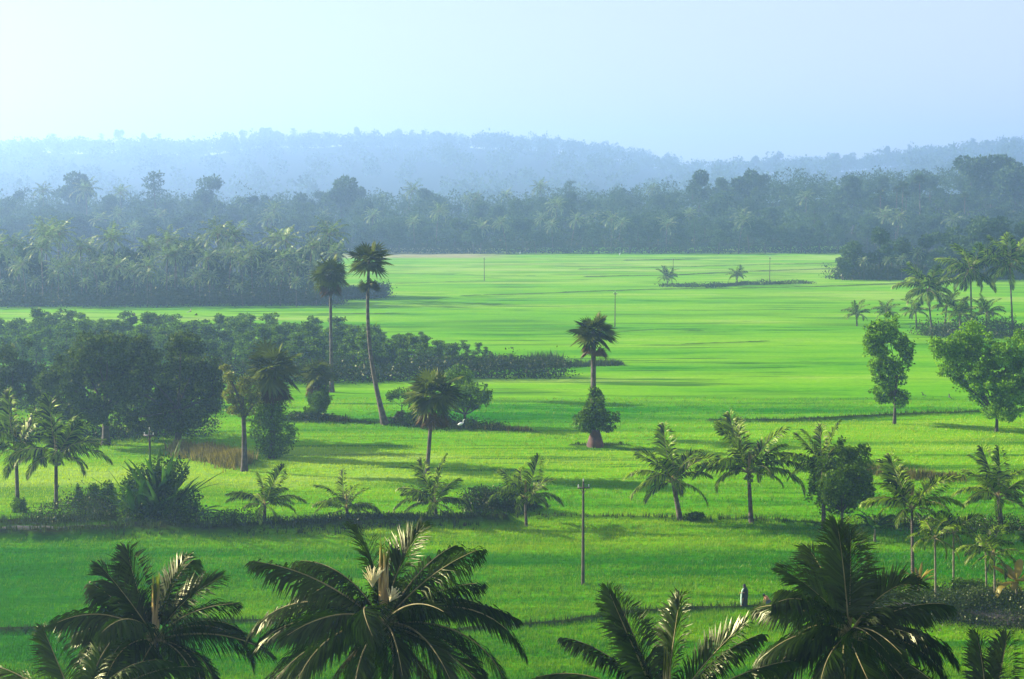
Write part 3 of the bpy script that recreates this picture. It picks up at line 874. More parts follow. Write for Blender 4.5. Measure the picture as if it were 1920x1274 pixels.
fgpalm('large dark coconut palm with a tall pale spear and cream flower sprays in the foreground', (718, 1172), 58,
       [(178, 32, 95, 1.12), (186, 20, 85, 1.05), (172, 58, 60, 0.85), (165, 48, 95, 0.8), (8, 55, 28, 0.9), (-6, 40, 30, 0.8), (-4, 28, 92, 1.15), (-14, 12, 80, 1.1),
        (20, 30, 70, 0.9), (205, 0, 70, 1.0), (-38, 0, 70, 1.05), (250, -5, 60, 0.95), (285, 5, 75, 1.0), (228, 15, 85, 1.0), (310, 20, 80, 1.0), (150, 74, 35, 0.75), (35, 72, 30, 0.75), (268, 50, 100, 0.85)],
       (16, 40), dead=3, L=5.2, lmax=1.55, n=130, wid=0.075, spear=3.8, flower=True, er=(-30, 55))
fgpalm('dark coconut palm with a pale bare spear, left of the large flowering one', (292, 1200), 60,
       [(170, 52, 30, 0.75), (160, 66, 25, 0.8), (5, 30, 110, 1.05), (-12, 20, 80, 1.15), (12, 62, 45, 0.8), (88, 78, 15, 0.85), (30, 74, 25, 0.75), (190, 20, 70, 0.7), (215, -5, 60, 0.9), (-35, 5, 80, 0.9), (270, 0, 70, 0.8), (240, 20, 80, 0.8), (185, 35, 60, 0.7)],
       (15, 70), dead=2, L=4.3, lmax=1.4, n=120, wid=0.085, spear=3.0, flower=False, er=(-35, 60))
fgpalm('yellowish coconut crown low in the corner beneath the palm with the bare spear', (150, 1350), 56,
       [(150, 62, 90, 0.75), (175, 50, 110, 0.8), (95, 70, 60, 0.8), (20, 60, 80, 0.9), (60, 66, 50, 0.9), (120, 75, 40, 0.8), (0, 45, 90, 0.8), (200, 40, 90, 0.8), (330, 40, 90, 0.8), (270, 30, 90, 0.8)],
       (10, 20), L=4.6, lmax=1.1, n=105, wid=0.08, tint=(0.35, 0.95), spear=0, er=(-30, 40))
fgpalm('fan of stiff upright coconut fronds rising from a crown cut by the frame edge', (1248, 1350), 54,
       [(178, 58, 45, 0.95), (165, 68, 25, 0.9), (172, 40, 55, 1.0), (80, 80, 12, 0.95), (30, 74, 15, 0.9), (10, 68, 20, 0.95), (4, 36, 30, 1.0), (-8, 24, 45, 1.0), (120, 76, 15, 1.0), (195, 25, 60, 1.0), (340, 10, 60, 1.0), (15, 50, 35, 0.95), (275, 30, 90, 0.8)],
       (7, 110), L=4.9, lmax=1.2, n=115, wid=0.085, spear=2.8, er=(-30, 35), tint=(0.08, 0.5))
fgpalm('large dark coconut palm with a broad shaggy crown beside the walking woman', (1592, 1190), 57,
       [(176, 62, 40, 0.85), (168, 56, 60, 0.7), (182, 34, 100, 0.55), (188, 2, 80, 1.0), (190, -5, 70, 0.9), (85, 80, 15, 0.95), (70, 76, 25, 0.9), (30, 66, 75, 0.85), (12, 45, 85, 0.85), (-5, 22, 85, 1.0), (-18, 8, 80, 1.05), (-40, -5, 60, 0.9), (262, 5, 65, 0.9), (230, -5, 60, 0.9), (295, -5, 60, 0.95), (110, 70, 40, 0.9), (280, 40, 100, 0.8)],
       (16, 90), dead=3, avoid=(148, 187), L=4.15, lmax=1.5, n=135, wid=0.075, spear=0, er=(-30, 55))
fgpalm('coconut crown showing only its frond tips in the bottom right corner', (1850, 1395), 54,
       [(160, 60, 40, 0.9), (120, 72, 30, 0.9), (60, 72, 30, 0.9), (20, 60, 50, 0.9), (180, 45, 60, 0.9), (90, 76, 20, 0.85), (0, 40, 60, 0.9)],
       (6, 30), L=4.4, lmax=1.1, n=95, wid=0.08, spear=0, er=(-20, 40))

# ------------------------------------------------------------------ middle-distance coconut palms
POOL = []
for (el, dr) in [(80, 20), (72, 40), (62, 55), (50, 70), (40, 80), (30, 90), (18, 85), (5, 80), (-10, 70), (60, 90), (45, 110), (25, 110), (-30, 50)]:
    for q in range(2):
        me = frond_mesh(M['coco_far'], M['rachis'], L=5.0, elev=el, droop=dr, lmax=1.5, n=52, wid=0.17, hang=0.35 if el > 60 else 0.7, side=R.uniform(-30, 30), tint=(-0.3, 0.95))
        POOL.append((me, (el, dr)))


def midpalm(label, bpx, cpx, L, fr=(), auto=(14, 0), er=(0, 78), **kw):
    b = gpz(*bpx); t = at(cpx[0], cpx[1], b[1])
    L = L * 1.1
    kw.setdefault('spear', L * 0.5)
    kw.setdefault('nuts', False)
    kw.setdefault('pool', POOL)
    kw.setdefault('r', (0.2, 0.14))
    return coconut_palm(label, b, t, list(fr), auto, L=L, er=er, **kw)


midpalm('short young coconut palm on the long bank right of the spiky thicket', (496, 992), (496, 948), 3.6, [(178, 38, 70, .95), (2, 40, 72, 1.0), (90, 82, 15, 1.0)], (11, 10))
midpalm('small yellow tipped young coconut palm standing on the bank between two darker ones', (653, 985), (650, 955), 3.4, [(178, 42, 70, .9), (2, 30, 60, .9), (60, 82, 15, 1.0)], (11, 60))
midpalm('young coconut palm at the foot of the leaning fan palm, with brown wilted leaves', (818, 985), (816, 945), 4.0, [(178, 25, 80, .95), (172, 50, 40, .9), (6, 25, 60, .9), (80, 80, 20, 1.0)], (11, 30), dead=1)
midpalm('yellowing young coconut palm with a thin trunk left of the near utility pole', (987, 987), (985, 935), 3.7, [(178, 32, 75, .95), (2, 36, 75, .95), (85, 82, 15, 1.0), (165, 60, 30, .8)], (11, 90), nuts=False, r=(0.14, 0.11))
midpalm('stout coconut palm with an ash trunk right of the near utility pole', (1277, 977), (1262, 905), 4.7, [(178, 42, 75, .95), (170, 60, 45, 1.0), (10, 60, 35, 1.0), (90, 84, 10, 1.05), (190, 20, 70, .9)], (13, 130), r=(0.28, 0.18))
midpalm('tall coconut palm with an open crown, between the stout one and the round tree', (1409, 982), (1404, 888), 5.0, [(178, 48, 85, .95), (174, 28, 80, 1.05), (3, 26, 105, 1.15), (-6, 40, 85, 1.0), (88, 84, 10, 1.05), (160, 66, 30, 1.0), (20, 66, 45, 1.0)], (12, 45), r=(0.22, 0.16), nuts=True)
midpalm('coconut palm half hidden behind the round crowned tree', (1545, 992), (1543, 880), 4.2, [(150, 66, 30, .9), (40, 80, 10, .9)], (12, 15))
midpalm('coconut palm with a yellow dying frond on a slim trunk above the areca palms', (1712, 1108), (1710, 955), 4.0, [(178, 40, 80, .95), (2, 38, 85, .95), (90, 80, 20, 1.0), (120, 70, 30, 1)], (13, 75), r=(0.15, 0.1))
midpalm('coconut palm with splayed pale ribs at the right frame edge above the bank', (1878, 990), (1872, 935), 4.2, [(178, 45, 80, .95), (4, 45, 75, .95), (80, 82, 15, 1.05), (160, 60, 40, 1)], (13, 100), r=(0.26, 0.18))
midpalm('coconut palm with broad drooping fronds left of the spiky thicket', (105, 955), (105, 858), 5.0, [(178, 20, 85, .95), (2, 26, 85, 1.05), (85, 82, 12, 1.1), (150, 66, 30, 1.05), (20, 50, 60, 1)], (14, 35), r=(0.2, 0.15), tint=(0.2, 0.6), nuts=True)
midpalm('coconut palm with a paler upright crown at the left frame edge', (33, 942), (30, 845), 5.0, [(178, 30, 85, 1.0), (2, 20, 85, 1.0), (85, 82, 12, 1.1), (40, 70, 30, 1.0)], (14, 65), r=(0.2, 0.15), nuts=True)

# areca cluster
for lab, b, c, L in [('slim areca palm with a ringed pale trunk in front of the red soil bank', (1755, 1140), (1753, 1010), 2.6),
                     ('slim areca palm with a dark bushy crown, second from the left of the trio', (1788, 1110), (1788, 1000), 2.4),
                     ('areca palm on a paired pale trunk beside the yellow leaved banana', (1866, 1132), (1864, 1040), 2.8),
                     ('slender areca palm just behind the paired trunk', (1850, 1105), (1848, 1030), 2.4)]:
    midpalm(lab, b, c, L, [], (10, R.uniform(0, 360)), name='areca_palm', r=(0.085, 0.07), mat='pale', er=(-20, 75), spear=0.8)
banana('low dark banana plant between the round tree and the slim coconut palm', gpz(1640, 1015), 1.2, 2.6, 9, 0.6, tint=(0, 0.5), el=(30, 75))
banana('orange leaved banana plant at the foot of the slim coconut palm', gpz(1722, 1118), 0.8, 2.2, 15, 0.3, 'yellow', el=(50, 88), tint=(0, 0.6))
banana('large yellow leaved banana plant at the right frame edge', gpz(1905, 1140), 2.4, 3.0, 15, 0.7, 'yellow', tint=(0.1, 0.9), el=(20, 75))
banana('dark banana clump at the right frame edge behind the areca palms', gpz(1915, 1075), 2.4, 2.6, 9, 0.6, tint=(0, 0.4), stems=2, spread=0.8)

# right soil bank with shrubs
def bank_mesh(name, pl, w, h, mat, seed, label):
    P = np.array([gp(*p)[:2] for p in pl]); n = 90
    sl = np.linalg.norm(np.diff(P, axis=0), axis=1); cs = np.concatenate([[0], np.cumsum(sl)])
    t = np.linspace(0, cs[-1], n)
    x = np.interp(t, cs, P[:, 0]); y = np.interp(t, cs, P[:, 1])
    k = 15; q = np.linspace(-1, 1, k)
    X_ = np.repeat(x[:, None], k, 1); Y_ = y[:, None] + q[None] * w * (0.8 + 0.4 * fbm(t / 4, t * 0, seed)[:, None])
    prof = np.clip(1 - np.abs(q) ** 3, 0, 1)
    end = np.clip(np.minimum(t, cs[-1] - t) / 2.5, 0, 1) ** 0.6
    Z_ = prof[None] * h * end[:, None] * (0.7 + 0.6 * fbm(X_ / 1.5, Y_ / 1.5, seed, 4)) - 0.3
    Y_ += (fbm(X_ / 1.2, Y_ / 0.8, seed + 5, 3) - 0.5) * 0.5
    me = grid_mesh(name, X_, Y_, Z_, mat, {})
    return tag(link(name, me), label, kind='structure')


bank_mesh('earth_bank', [(1560, 1150), (1650, 1148), (1750, 1150), (1850, 1162), (1990, 1172)], 2.4, 0.9, M['soil'], 3, 'dark earth bank below the areca palms')
bank_mesh('earth_bank', [(-220, 1004), (0, 1002), (200, 1000), (380, 1001), (500, 996), (700, 988), (935, 984)], 1.3, 0.95, M['soil'], 8, 'long dark earth bank crossing the paddies')
mb = MB()
x, y = scatter_line([(1590, 1132), (1700, 1130), (1800, 1142), (1930, 1150)], 1.5, 2200); scrub_leaves(mb, x, y, 1.4, 0.16, (0.3, 1.0), per=6)
x, y = scatter_line([(1720, 1150), (1850, 1160), (1930, 1168)], 0.7, 900); scrub_leaves(mb, x, y, 1.7, 0.15, (0.0, 0.6), per=5)
x, y = scatter_line([(1760, 1138), (1950, 1152)], 1.8, 2600); scrub_leaves(mb, x, y, 1.0, 0.17, (0.1, 0.9), per=5)
x, y = scatter_line([(1560, 1150), (1700, 1150), (1850, 1162), (1960, 1170)], 1.5, 3500); scrub_leaves(mb, x, y, 1.0, 0.17, (0.0, 0.6), per=5)
tag(mb.build('bank_scrub', M['scrub']), 'tangled scrub covering the earth bank on the right', kind='stuff')


def shrub(label, bpx, rx, rz, mat='broad', leaf=0.16, tint=(0.1, 0.8), name='shrub', group=None, dens=1.2):
    b = gpz(*bpx)
    cl = [(R.normal(0, rx * .35), R.normal(0, rx * .35), rz * R.uniform(.35, .75), rx * R.uniform(.4, .65), rx * .5, rz * .45) for _ in range(4)]
    return tree(name, label, b, cl, rz * 0.2, 0.05, cat='shrub', leaf=leaf, mat=mat, tint=tint, group=group, dens=dens, twigs=False)


shrub('small rounded bush beside the leftmost coconut trunk', (42, 962), 0.9, 1.6)
shrub('narrow leafy sapling between the two left coconut trunks and the thicket', (146, 962), 0.6, 2.6, mat='bright')
shrub('feathery bush just left of the spiky thicket', (196, 962), 1.1, 3.4, mat='bright', tint=(0, 0.6))
shrub('low bush on the red soil bank near the areca trunks', (1815, 1118), 1.2, 1.3)
shrub('yellow tinged bush at the foot of the paired areca trunk', (1890, 1128), 1.1, 1.4, mat='olive')
shrub('little dark bush at the foot of the stout coconut palm', (1305, 978), 0.9, 0.7, tint=(0, 0.4))
shrub('tan dry bush left of the fan palm with the leafy base', (750, 790), 1.0, 1.4, mat='dead')

# spiky thicket (290,985)
bt = gpz(292, 988)
t = thing('thicket', 'big dark thicket of spiky upright leaves around the left pole', 'shrub', bt)
mb = MB()
for i in range(90):
    az = R.uniform(0, 2 * PI); e = R.uniform(40, 86)
    blade_leaf(mb, np.array([R.normal(0, .8), R.normal(0, .8), R.uniform(0, 1.6)]), az, e, R.uniform(5, 50), R.uniform(3.6, 7.2), R.uniform(.3, .6), R.uniform(0, .7), 8)
mb.build('blades', M['banana'], t)
mb = MB()
for c in [(-1.8, 0, 1.6, 1.8, 1.6, 1.5), (0, 0, 2.6, 2.0, 1.8, 2.6), (1.8, 0, 2.0, 2.0, 1.6, 1.7), (3.0, .3, 2.8, 1.4, 1.1, .7), (-2.4, 0, 3.2, .8, .8, 1.6), (1.2, 0, 5.2, 2.0, 1.4, 1.4), (-.8, 0, 4.2, 1.8, 1.2, 1.8), (3.5, 0, 1.6, 1.2, 1.0, .6), (0.2, .2, 1.0, 3.2, 1.8, 1.0)]:
    clump(mb, c[:3], c[3:], int(c[3] * c[5] * 330), 0.26, (0, .6), 0.3)
mb.build('foliage', M['broad'], t)
banana('drooping banana plant leaning out of the right side of the thicket', gpz(368, 985), 1.2, 3.0, 6, 0.5, tint=(0, .5), el=(20, 60))

# ------------------------------------------------------------------ fan palms
b = gpz(722, 797); c = at(692, 488, b[1])
palmyra('tallest fan palm with a curved bare trunk and a ragged crown', b, c, 3.2, 40, bow=(-1.0, 0), skirt=0, lo=-0.6, k2=(16, 2.2), r=(0.34, 0.17))
b = gpz(622, 735); c = at(619, 512, b[1])
palmyra('tall straight fan palm with a full round crown, just left of the tallest', b, c, 3.3, 44, skirt=16, lo=-0.95, r=(0.30, 0.2))
b = gpz(1112, 838); c = at(1113, 622, b[1])
fp = palmyra('lone fan palm rising from a leafy base in the open paddies', b, c, 2.9, 44, skirt=10, lo=-0.75, r=(0.36, 0.28))
mb = MB()
for cx, cz, rx, rz in [(0, 3.6, 1.7, 1.5), (-1.1, 3.0, 1.4, 1.2), (1.2, 3.2, 1.3, 1.2), (0.2, 5.2, 1.1, 1.1), (0.3, 6.3, .6, .7)]:
    clump(mb, (cx, -0.2, cz), (rx, rx * .9, rz), int(rx * rz * 420), 0.28, (0.0, .6), 0.35, 0, 0.3)
    for q in range(7):
        o = rand_unit(1)[0] * np.array([rx, rx, rz]) * R.uniform(.8, 1.25)
        clump(mb, np.array([cx, -.2, cz]) + o, (.5, .5, .35), 70, 0.28, (0, .9), .2, 0, .5)
mb.build('climbing_vine', M['broad'], fp)
b2 = b.copy()
mb = MB()
s = np.linspace(0, 1, 7)
tube(mb, np.stack([0 * s, 0 * s, s * 2.2 - .3], -1), 1.15 * (1 - s * .55), 12, 0.5)
mo = mb.build('termite_mound', M['red_soil'], None, True, b2 + np.array([0.25, -0.25, 0]))
tag(mo, 'reddish earth mound around the foot of the lone fan palm', 'mound')
b = gpz(800, 888); c = at(812, 738, b[1])
palmyra('short leaning fan palm with a yellow green crown over a dark thicket of trees', b, c, 3.5, 44, skirt=12, lo=-0.85, r=(0.22, 0.2), tint=(.2, 1.0))
b = gpz(510, 858); c = at(512, 690, b[1])
fp = palmyra('fan palm with a long shaggy beard of dead leaves, beside the bare dead trunk', b, c, 3.8, 44, skirt=34, lo=-0.9, r=(0.35, 0.3))
mb = MB()
for cx, cz, rx, rz in [(0, 6.2, 1.7, 1.4), (0, 5.0, 1.9, 1.8), (-.8, 3.4, 1.8, 1.8), (1.5, 2.9, 1.7, 1.5), (0.2, 1.4, 2.1, 1.3), (-1.5, 5.8, 1.2, .9)]:
    clump(mb, (cx, -0.2, cz), (rx, rx * .9, rz), int(rx * rz * 380), 0.26, (0.1, .8), 0.3, 0, 0.3)
mb.build('climbing_vine', M['broad'], fp)
b = gpz(592, 782); c = at(594, 700, b[1])
fp = palmyra('low dark fan palm behind the shaggy bearded one', b, c, 2.9, 40, skirt=26, lo=-0.9, r=(0.3, 0.26))
shrub('dark bush at the foot of the low fan palm', (598, 786), 2.3, 4.0, tint=(0, .5))

# ------------------------------------------------------------------ middle broadleaf trees
b, cl = px_clumps((1677, 795), 0, [(1640, 625, 24, 20), (1670, 618, 26, 20), (1690, 645, 16, 18), (1630, 655, 18, 16), (1655, 650, 22, 20), (1645, 690, 20, 17), (1675, 680, 22, 22), (1703, 668, 8, 6), (1655, 715, 20, 14), (1685, 712, 15, 20), (1668, 740, 20, 16), (1690, 748, 12, 18), (1650, 742, 10, 10)], k=1.2)
tree('almond_tree', 'narrow tiered tree with glossy green leaves standing alone in the right paddies', b, cl, 4.0, 0.22, leaf=0.34, mat='bright', tint=(0.0, 0.95), dens=1.25)
b, cl = px_clumps((1868, 811), 0, [(1785, 650, 28, 22), (1830, 640, 30, 22), (1880, 650, 32, 24), (1910, 690, 26, 24), (1790, 690, 22, 18), (1850, 690, 26, 20), (1802, 715, 12, 14), (1870, 730, 30, 22), (1915, 735, 20, 18), (1845, 740, 20, 14), (1880, 765, 24, 16), (1855, 770, 14, 9), (1820, 665, 26, 20), (1895, 715, 24, 22), (1830, 705, 22, 18)], k=1.35)
tree('rain_tree', 'spreading vase shaped tree with an open crown at the right edge of the paddies', b, cl, 2.2, 0.24, leaf=0.30, mat='bright', tint=(0.0, 0.9), dens=1.15)
b, cl = px_clumps((1578, 996), 0, [(1575, 860, 34, 28), (1545, 885, 32, 28), (1605, 880, 32, 30), (1575, 905, 42, 32), (1545, 925, 26, 22), (1605, 925, 30, 22), (1575, 948, 34, 18), (1620, 850, 14, 14)], k=1.2)
tree('mango_tree', 'round crowned small leaved tree among the right coconut palms', b, cl, 2.0, 0.18, leaf=0.20, mat='broad', tint=(0.1, 0.8), dens=0.95)
b, cl = px_clumps((198, 832), 0, [(190, 660, 46, 30), (150, 680, 40, 30), (235, 670, 40, 32), (185, 710, 52, 34), (140, 720, 34, 26), (235, 730, 38, 34), (190, 755, 40, 26), (125, 690, 26, 18), (210, 640, 34, 18), (120, 760, 30, 24), (165, 775, 30, 20), (90, 725, 26, 26)])
tree('rain_tree', 'broad dark tree with a heavy trunk behind the left coconut palms', b, cl, 4.2, 0.5, leaf=0.34, mat='dull', tint=(0.0, 0.8), dens=1.0)
b, cl = px_clumps((335, 825), 0, [(320, 660, 44, 30), (280, 690, 42, 32), (360, 690, 40, 34), (320, 725, 56, 34), (260, 735, 36, 28), (375, 740, 38, 30), (300, 768, 44, 22), (350, 775, 40, 20), (395, 765, 18, 18), (240, 705, 22, 22), (345, 640, 26, 16), (245, 775, 26, 20), (400, 735, 20, 18), (290, 790, 30, 14), (380, 775, 26, 16), (255, 800, 20, 12), (400, 700, 20, 20), (330, 800, 26, 12)])
tree('rain_tree', 'widest feathery dark tree, between the heavy trunked one and the bare dead trunk', b, cl, 3.8, 0.4, leaf=0.30, mat='dull', tint=(0.0, 0.95), dens=1.0)
b, cl = px_clumps((20, 800), 0, [(20, 680, 40, 34), (-30, 700, 40, 34), (60, 715, 34, 30), (10, 735, 44, 30)])
tree('rain_tree', 'dark tree cut by the left frame edge behind the coconut palms', b, cl, 3.4, 0.35, leaf=0.32, mat='dull', tint=(0.0, 0.6), dens=1.0)
b, cl = px_clumps((458, 884), 0, [(440, 740, 24, 18), (462, 720, 18, 18), (450, 765, 22, 16), (430, 705, 12, 9), (475, 750, 14, 14), (420, 690, 8, 5)])
tree('dead_tree', 'bare dark trunk topped by a thin yellow green crown left of the bearded fan palm', b, cl, 6.0, 0.34, leaf=0.24, mat='olive', tint=(0.0, 0.9), dens=1.0)
b, cl = px_clumps((872, 800), 0, [(860, 715, 28, 22), (885, 735, 26, 18), (905, 745, 16, 12), (850, 745, 24, 20), (875, 760, 24, 12), (840, 765, 16, 14)])
tree('acacia_tree', 'wide leafy tree just right of the short leaning fan palm', b, cl, 1.8, 0.22, leaf=0.28, mat='broad', tint=(0.1, 0.9))
b, cl = px_clumps((754, 790), 0, [(748, 735, 18, 9), (735, 745, 10, 6), (765, 748, 12, 8)])
tree('acacia_tree', 'small thin flat topped tree left of the short leaning fan palm', b, cl, 2.2, 0.09, leaf=0.24, mat='broad', dens=.8)
b, cl = px_clumps((786, 800), 0, [(785, 770, 18, 16), (770, 785, 12, 10), (830, 785, 14, 14)])
tree('shrub', 'dark bushy growth tangled under the short leaning fan palm', b, cl, .6, 0.09, cat='shrub', leaf=0.24, mat='broad', tint=(0, .4))
# right hand palm group in the haze
for i, (bp, cp, L, lab) in enumerate([((1607, 612), (1606, 590), 3.6, 'small star shaped young coconut palm at the left end of the right palm group'),
                                      ((1662, 606), (1662, 588), 3.6, 'low arching young coconut palm second in the right palm group'),
                                      ((1719, 614), (1717, 585), 4.2, 'greyish young coconut palm in front of the tall right palms'),
                                      ((1748, 626), (1740, 545), 7.2, 'tall coconut palm with a brown tinged crown, leftmost of the hazy tall trio'),
                                      ((1822, 628), (1820, 510), 7.8, 'tallest coconut palm of the right group with spreading crown'),
                                      ((1900, 630), (1893, 500), 7.6, 'tall coconut palm at the right frame edge of the trio'),
                                      ((1800, 640), (1800, 592), 4.6, 'bushy young coconut palm beneath the tallest of the right group'),
                                      ((1848, 632), (1850, 588), 4.6, 'young coconut palm low between the two tallest right palms'),
                                      ((1770, 622), (1775, 575), 4.2, 'slim young coconut palm between the leftmost tall palm and the tallest'),
                                      ((1252, 533), (1250, 522), 4.5, 'faint low coconut palm on the mound left in the far paddies'),
                                      ((1382, 533), (1382, 518), 4.0, 'small lone coconut palm on the far mound beside the far pole')]):
    midpalm(lab, bp, cp, L, [], (22 if i in (3, 4, 5) else 16, i * 50), er=(-25 if i in (3, 4, 5) else 5, 78), r=(0.2, 0.14), spear=0, tint=(0, .5))

# ------------------------------------------------------------------ plantation of small layered trees
def tier_proto(k):
    h = R.uniform(5.0, 6.8)
    tb = MB(); P = np.stack([np.linspace(0, R.normal(0, .3), 5), np.linspace(0, R.normal(0, .3), 5), np.linspace(-.3, h * .9, 5)], -1)
    tube(tb, P, np.linspace(.11, .04, 5), 5, .5, 1)
    for i in range(18):
        z = h * R.uniform(.16, 1.0); a = R.uniform(0, 2 * PI); q = R.uniform(.2, 1.9) * (1.15 - .55 * z / h)
        c = (q * math.cos(a), q * math.sin(a), z)
        tube(tb, [[0, 0, z - .5], [c[0] * .6, c[1] * .6, z - .15], c], .03, 3, .5, 1)
        clump(tb, c, (.95, .95, .34), 95, .36, (0, .95), .1, 0, .35, .4)
    return tb.mesh('plantation_tree', [M['broad'], M['bark']])


TP = [tier_proto(k) for k in range(7)]
cnt = 0
rows = [(712, 0, 1040), (700, 0, 1000), (688, -20, 1010), (677, -20, 960), (667, -20, 930), (658, -20, 880), (650, -20, 800), (643, -20, 720)]
for ry, xa, xb in rows:
    p0 = gp(0, ry); step = 2.75 * F / p0[1]
    x = -30 + R.uniform(0, step)
    while x < xb:
        yy = ry + R.normal(0, 3.2); xx = x + R.normal(0, step * .35)
        x += step
        taper = np.clip((xb + 60 - xx) / 320, .38, 1)
        if xx > 1000 or (xx < 420 and ry > 690) or (ry == 712): continue
        b = gpz(xx, yy)
        o = link('plantation_tree', TP[int(R.integers(7))], None, b, (0, 0, R.uniform(0, 6.28)), float(taper * R.uniform(.68, 1.15)))
        tag(o, 'small layered plantation tree in the dark rows behind the reeds', 'tree', 'rows of small plantation trees')
        cnt += 1

# ------------------------------------------------------------------ far trees: prototypes
def far_broad(k):
    mb = MB(); h = R.uniform(14, 19); w = R.uniform(5, 8)
    tube(mb, [[0, 0, -1], [R.normal(0, .4), 0, h * .25], [R.normal(0, .6), 0, h * .5]], [.5, .38, .22], 5, .5, 1)
    for i in range(9):
        a = R.uniform(0, 2 * PI); q = R.uniform(0, w * .62); z = h * R.uniform(.38, .86)
        rr = R.uniform(.28, .46) * w * (1.1 - .3 * z / h)
        c = np.array([q * math.cos(a), q * math.sin(a), z])
        limb(mb, [0, 0, h * .3], c, .16, .06, 0, 3, 3)
        tt = R.uniform(-.1, .1)
        clump(mb, c, (rr, rr, rr * .8), 230, .85, (max(0, .1 + tt), .75 + tt), .5)
    return mb.mesh('forest_tree', [M['forest'], M['bark']])


def far_feather(k):
    """tall thin-crowned tree"""
    mb = MB(); h = R.uniform(19, 25)
    tube(mb, [[0, 0, -1], [0, 0, h * .5], [R.normal(0, .5), 0, h * .92]], [.4, .28, .08], 5, .5, 1)
    for i in range(12):
        z = h * (.42 + .56 * i / 12); a = i * 2.4; q = (1.2 - z / h) * R.uniform(3, 6)
        c = np.array([q * math.cos(a), q * math.sin(a), z])
        limb(mb, [0, 0, z - 1], c, .12, .04, 0, 3, 3)
        clump(mb, c, (2.3, 2.3, .9), 90, .75, (.1, .7), .2, 0, 0, .4)
    return mb.mesh('forest_tree', [M['forest'], M['bark']])


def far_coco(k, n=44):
    mb = MB(); h = R.uniform(11, 15); ln = (R.normal(0, 1.0), R.normal(0, 1.0))
    s = np.linspace(0, 1, 7)
    tube(mb, np.stack([ln[0] * s ** 2, ln[1] * s ** 2, h * s - 1 * (1 - s)], -1), .22 - .08 * s, 5, .5, 1)
    top = np.array([ln[0], ln[1], h])
    m = 19
    for i in range(m):
        u = (i + .5) / m
        rb, lb = frond_parts(L=5.2 * R.uniform(.85, 1.1), elev=80 - 105 * u, droop=45 + 50 * u, lmax=1.5, n=16, hang=.5 + .4 * u, tint=(.05, .75), wid=.30, seg=7)
        a = i * 2.4; ca, sa = math.cos(a), math.sin(a); Rm = np.array([[ca, sa, 0], [-sa, ca, 0], [0, 0, 1]])
        for src, mi in ((rb, 2), (lb, 0)):
            off = mb.n
            mb.v += [q @ Rm + top for q in src.v]; mb.t += src.t
            for (kk, _), fl in src.f.items(): mb.f.setdefault((kk, mi), []).extend([q + off for q in fl])
            mb.n += src.n
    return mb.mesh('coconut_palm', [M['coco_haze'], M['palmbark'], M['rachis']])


def far_palmyra(k):
    mb = MB(); h = R.uniform(20, 24)
    tube(mb, [[0, 0, -1], [0.2, 0, h * .5], [0, 0, h]], [.3, .24, .2], 6, .5, 1)
    for i in range(26):
        z = .95 - 1.5 * (i + .5) / 26; q = math.sqrt(max(0, 1 - z * z)); a = i * 2.4
        fan_leaf(mb, np.array([0, 0, h]), np.array([q * math.cos(a), q * math.sin(a), z]), 1.1, 1.4, R.uniform(0, .5), 9)
    return mb.mesh('palmyra_palm', [M['palmyra'], M['palmbark']])


FB = [far_broad(k) for k in range(7)]; FF = [far_feather(k) for k in range(3)]; FC = [far_coco(k) for k in range(6)]; FP = [far_palmyra(k) for k in range(2)]


def put(me, name, x, y, s, label, cat, group, dz=0):
    o = link(name, me, None, (x, y, float(terrain(x, y)) + dz), (R.normal(0, .02), R.normal(0, .02), R.uniform(0, 6.28)), (s * R.uniform(.92, 1.12), s * R.uniform(.92, 1.12), s))
    return tag(o, label, cat, group)


# left wood: coconut palms over bushes, 415-500 m away
for rd, n_, sc_ in ((419, 22, .55), (426, 24, .92), (440, 22, 1.08), (462, 20, 1.12)):
    for i in range(n_):
        u = -0.335 + (0.225) * (i + R.uniform(.2, .8)) / n_
        d = rd + R.normal(0, 4)
        if R.random() < .28 and rd > 430:
            put(FB[int(R.integers(7))], 'broadleaf_tree', u * d, d, sc_ * R.uniform(.75, .95), 'rounded bluish tree inside the left coconut grove', 'tree', 'broadleaf trees in the left coconut grove')
        else:
            put(FC[int(R.integers(6))], 'coconut_palm', u * d, d, sc_ * R.uniform(.62, 1.15), 'hazy coconut palm in the left grove behind the pale field', 'palm tree', 'coconut palms in the left grove')
# right clump
for (px, py, s) in [(1600, 524, .70), (1648, 524, .88), (1674, 520, .62), (1700, 522, .68), (1735, 520, .75), (1775, 518, .95), (1812, 520, .82), (1850, 518, 1.0), (1885, 520, .85), (1915, 518, 1.0), (1580, 526, .42), (1760, 526, .6), (1830, 526, .62)]:
    p = gp(px, py)
    put(FB[int(R.integers(7))], 'broadleaf_tree', p[0], p[1], s * 1.3, 'rounded hazy tree in the clump at the far right edge of the paddies', 'tree', 'rounded trees in the right clump')
for (px, py, s) in [(1690, 527, .5), (1665, 527, .45), (1620, 527, .45), (1720, 526, .6)]:
    p = gp(px, py)
    put(FC[int(R.integers(6))], 'coconut_palm', p[0], p[1], s, 'low hazy coconut palm in front of the rounded right clump', 'palm tree', 'coconut palms before the right clump')

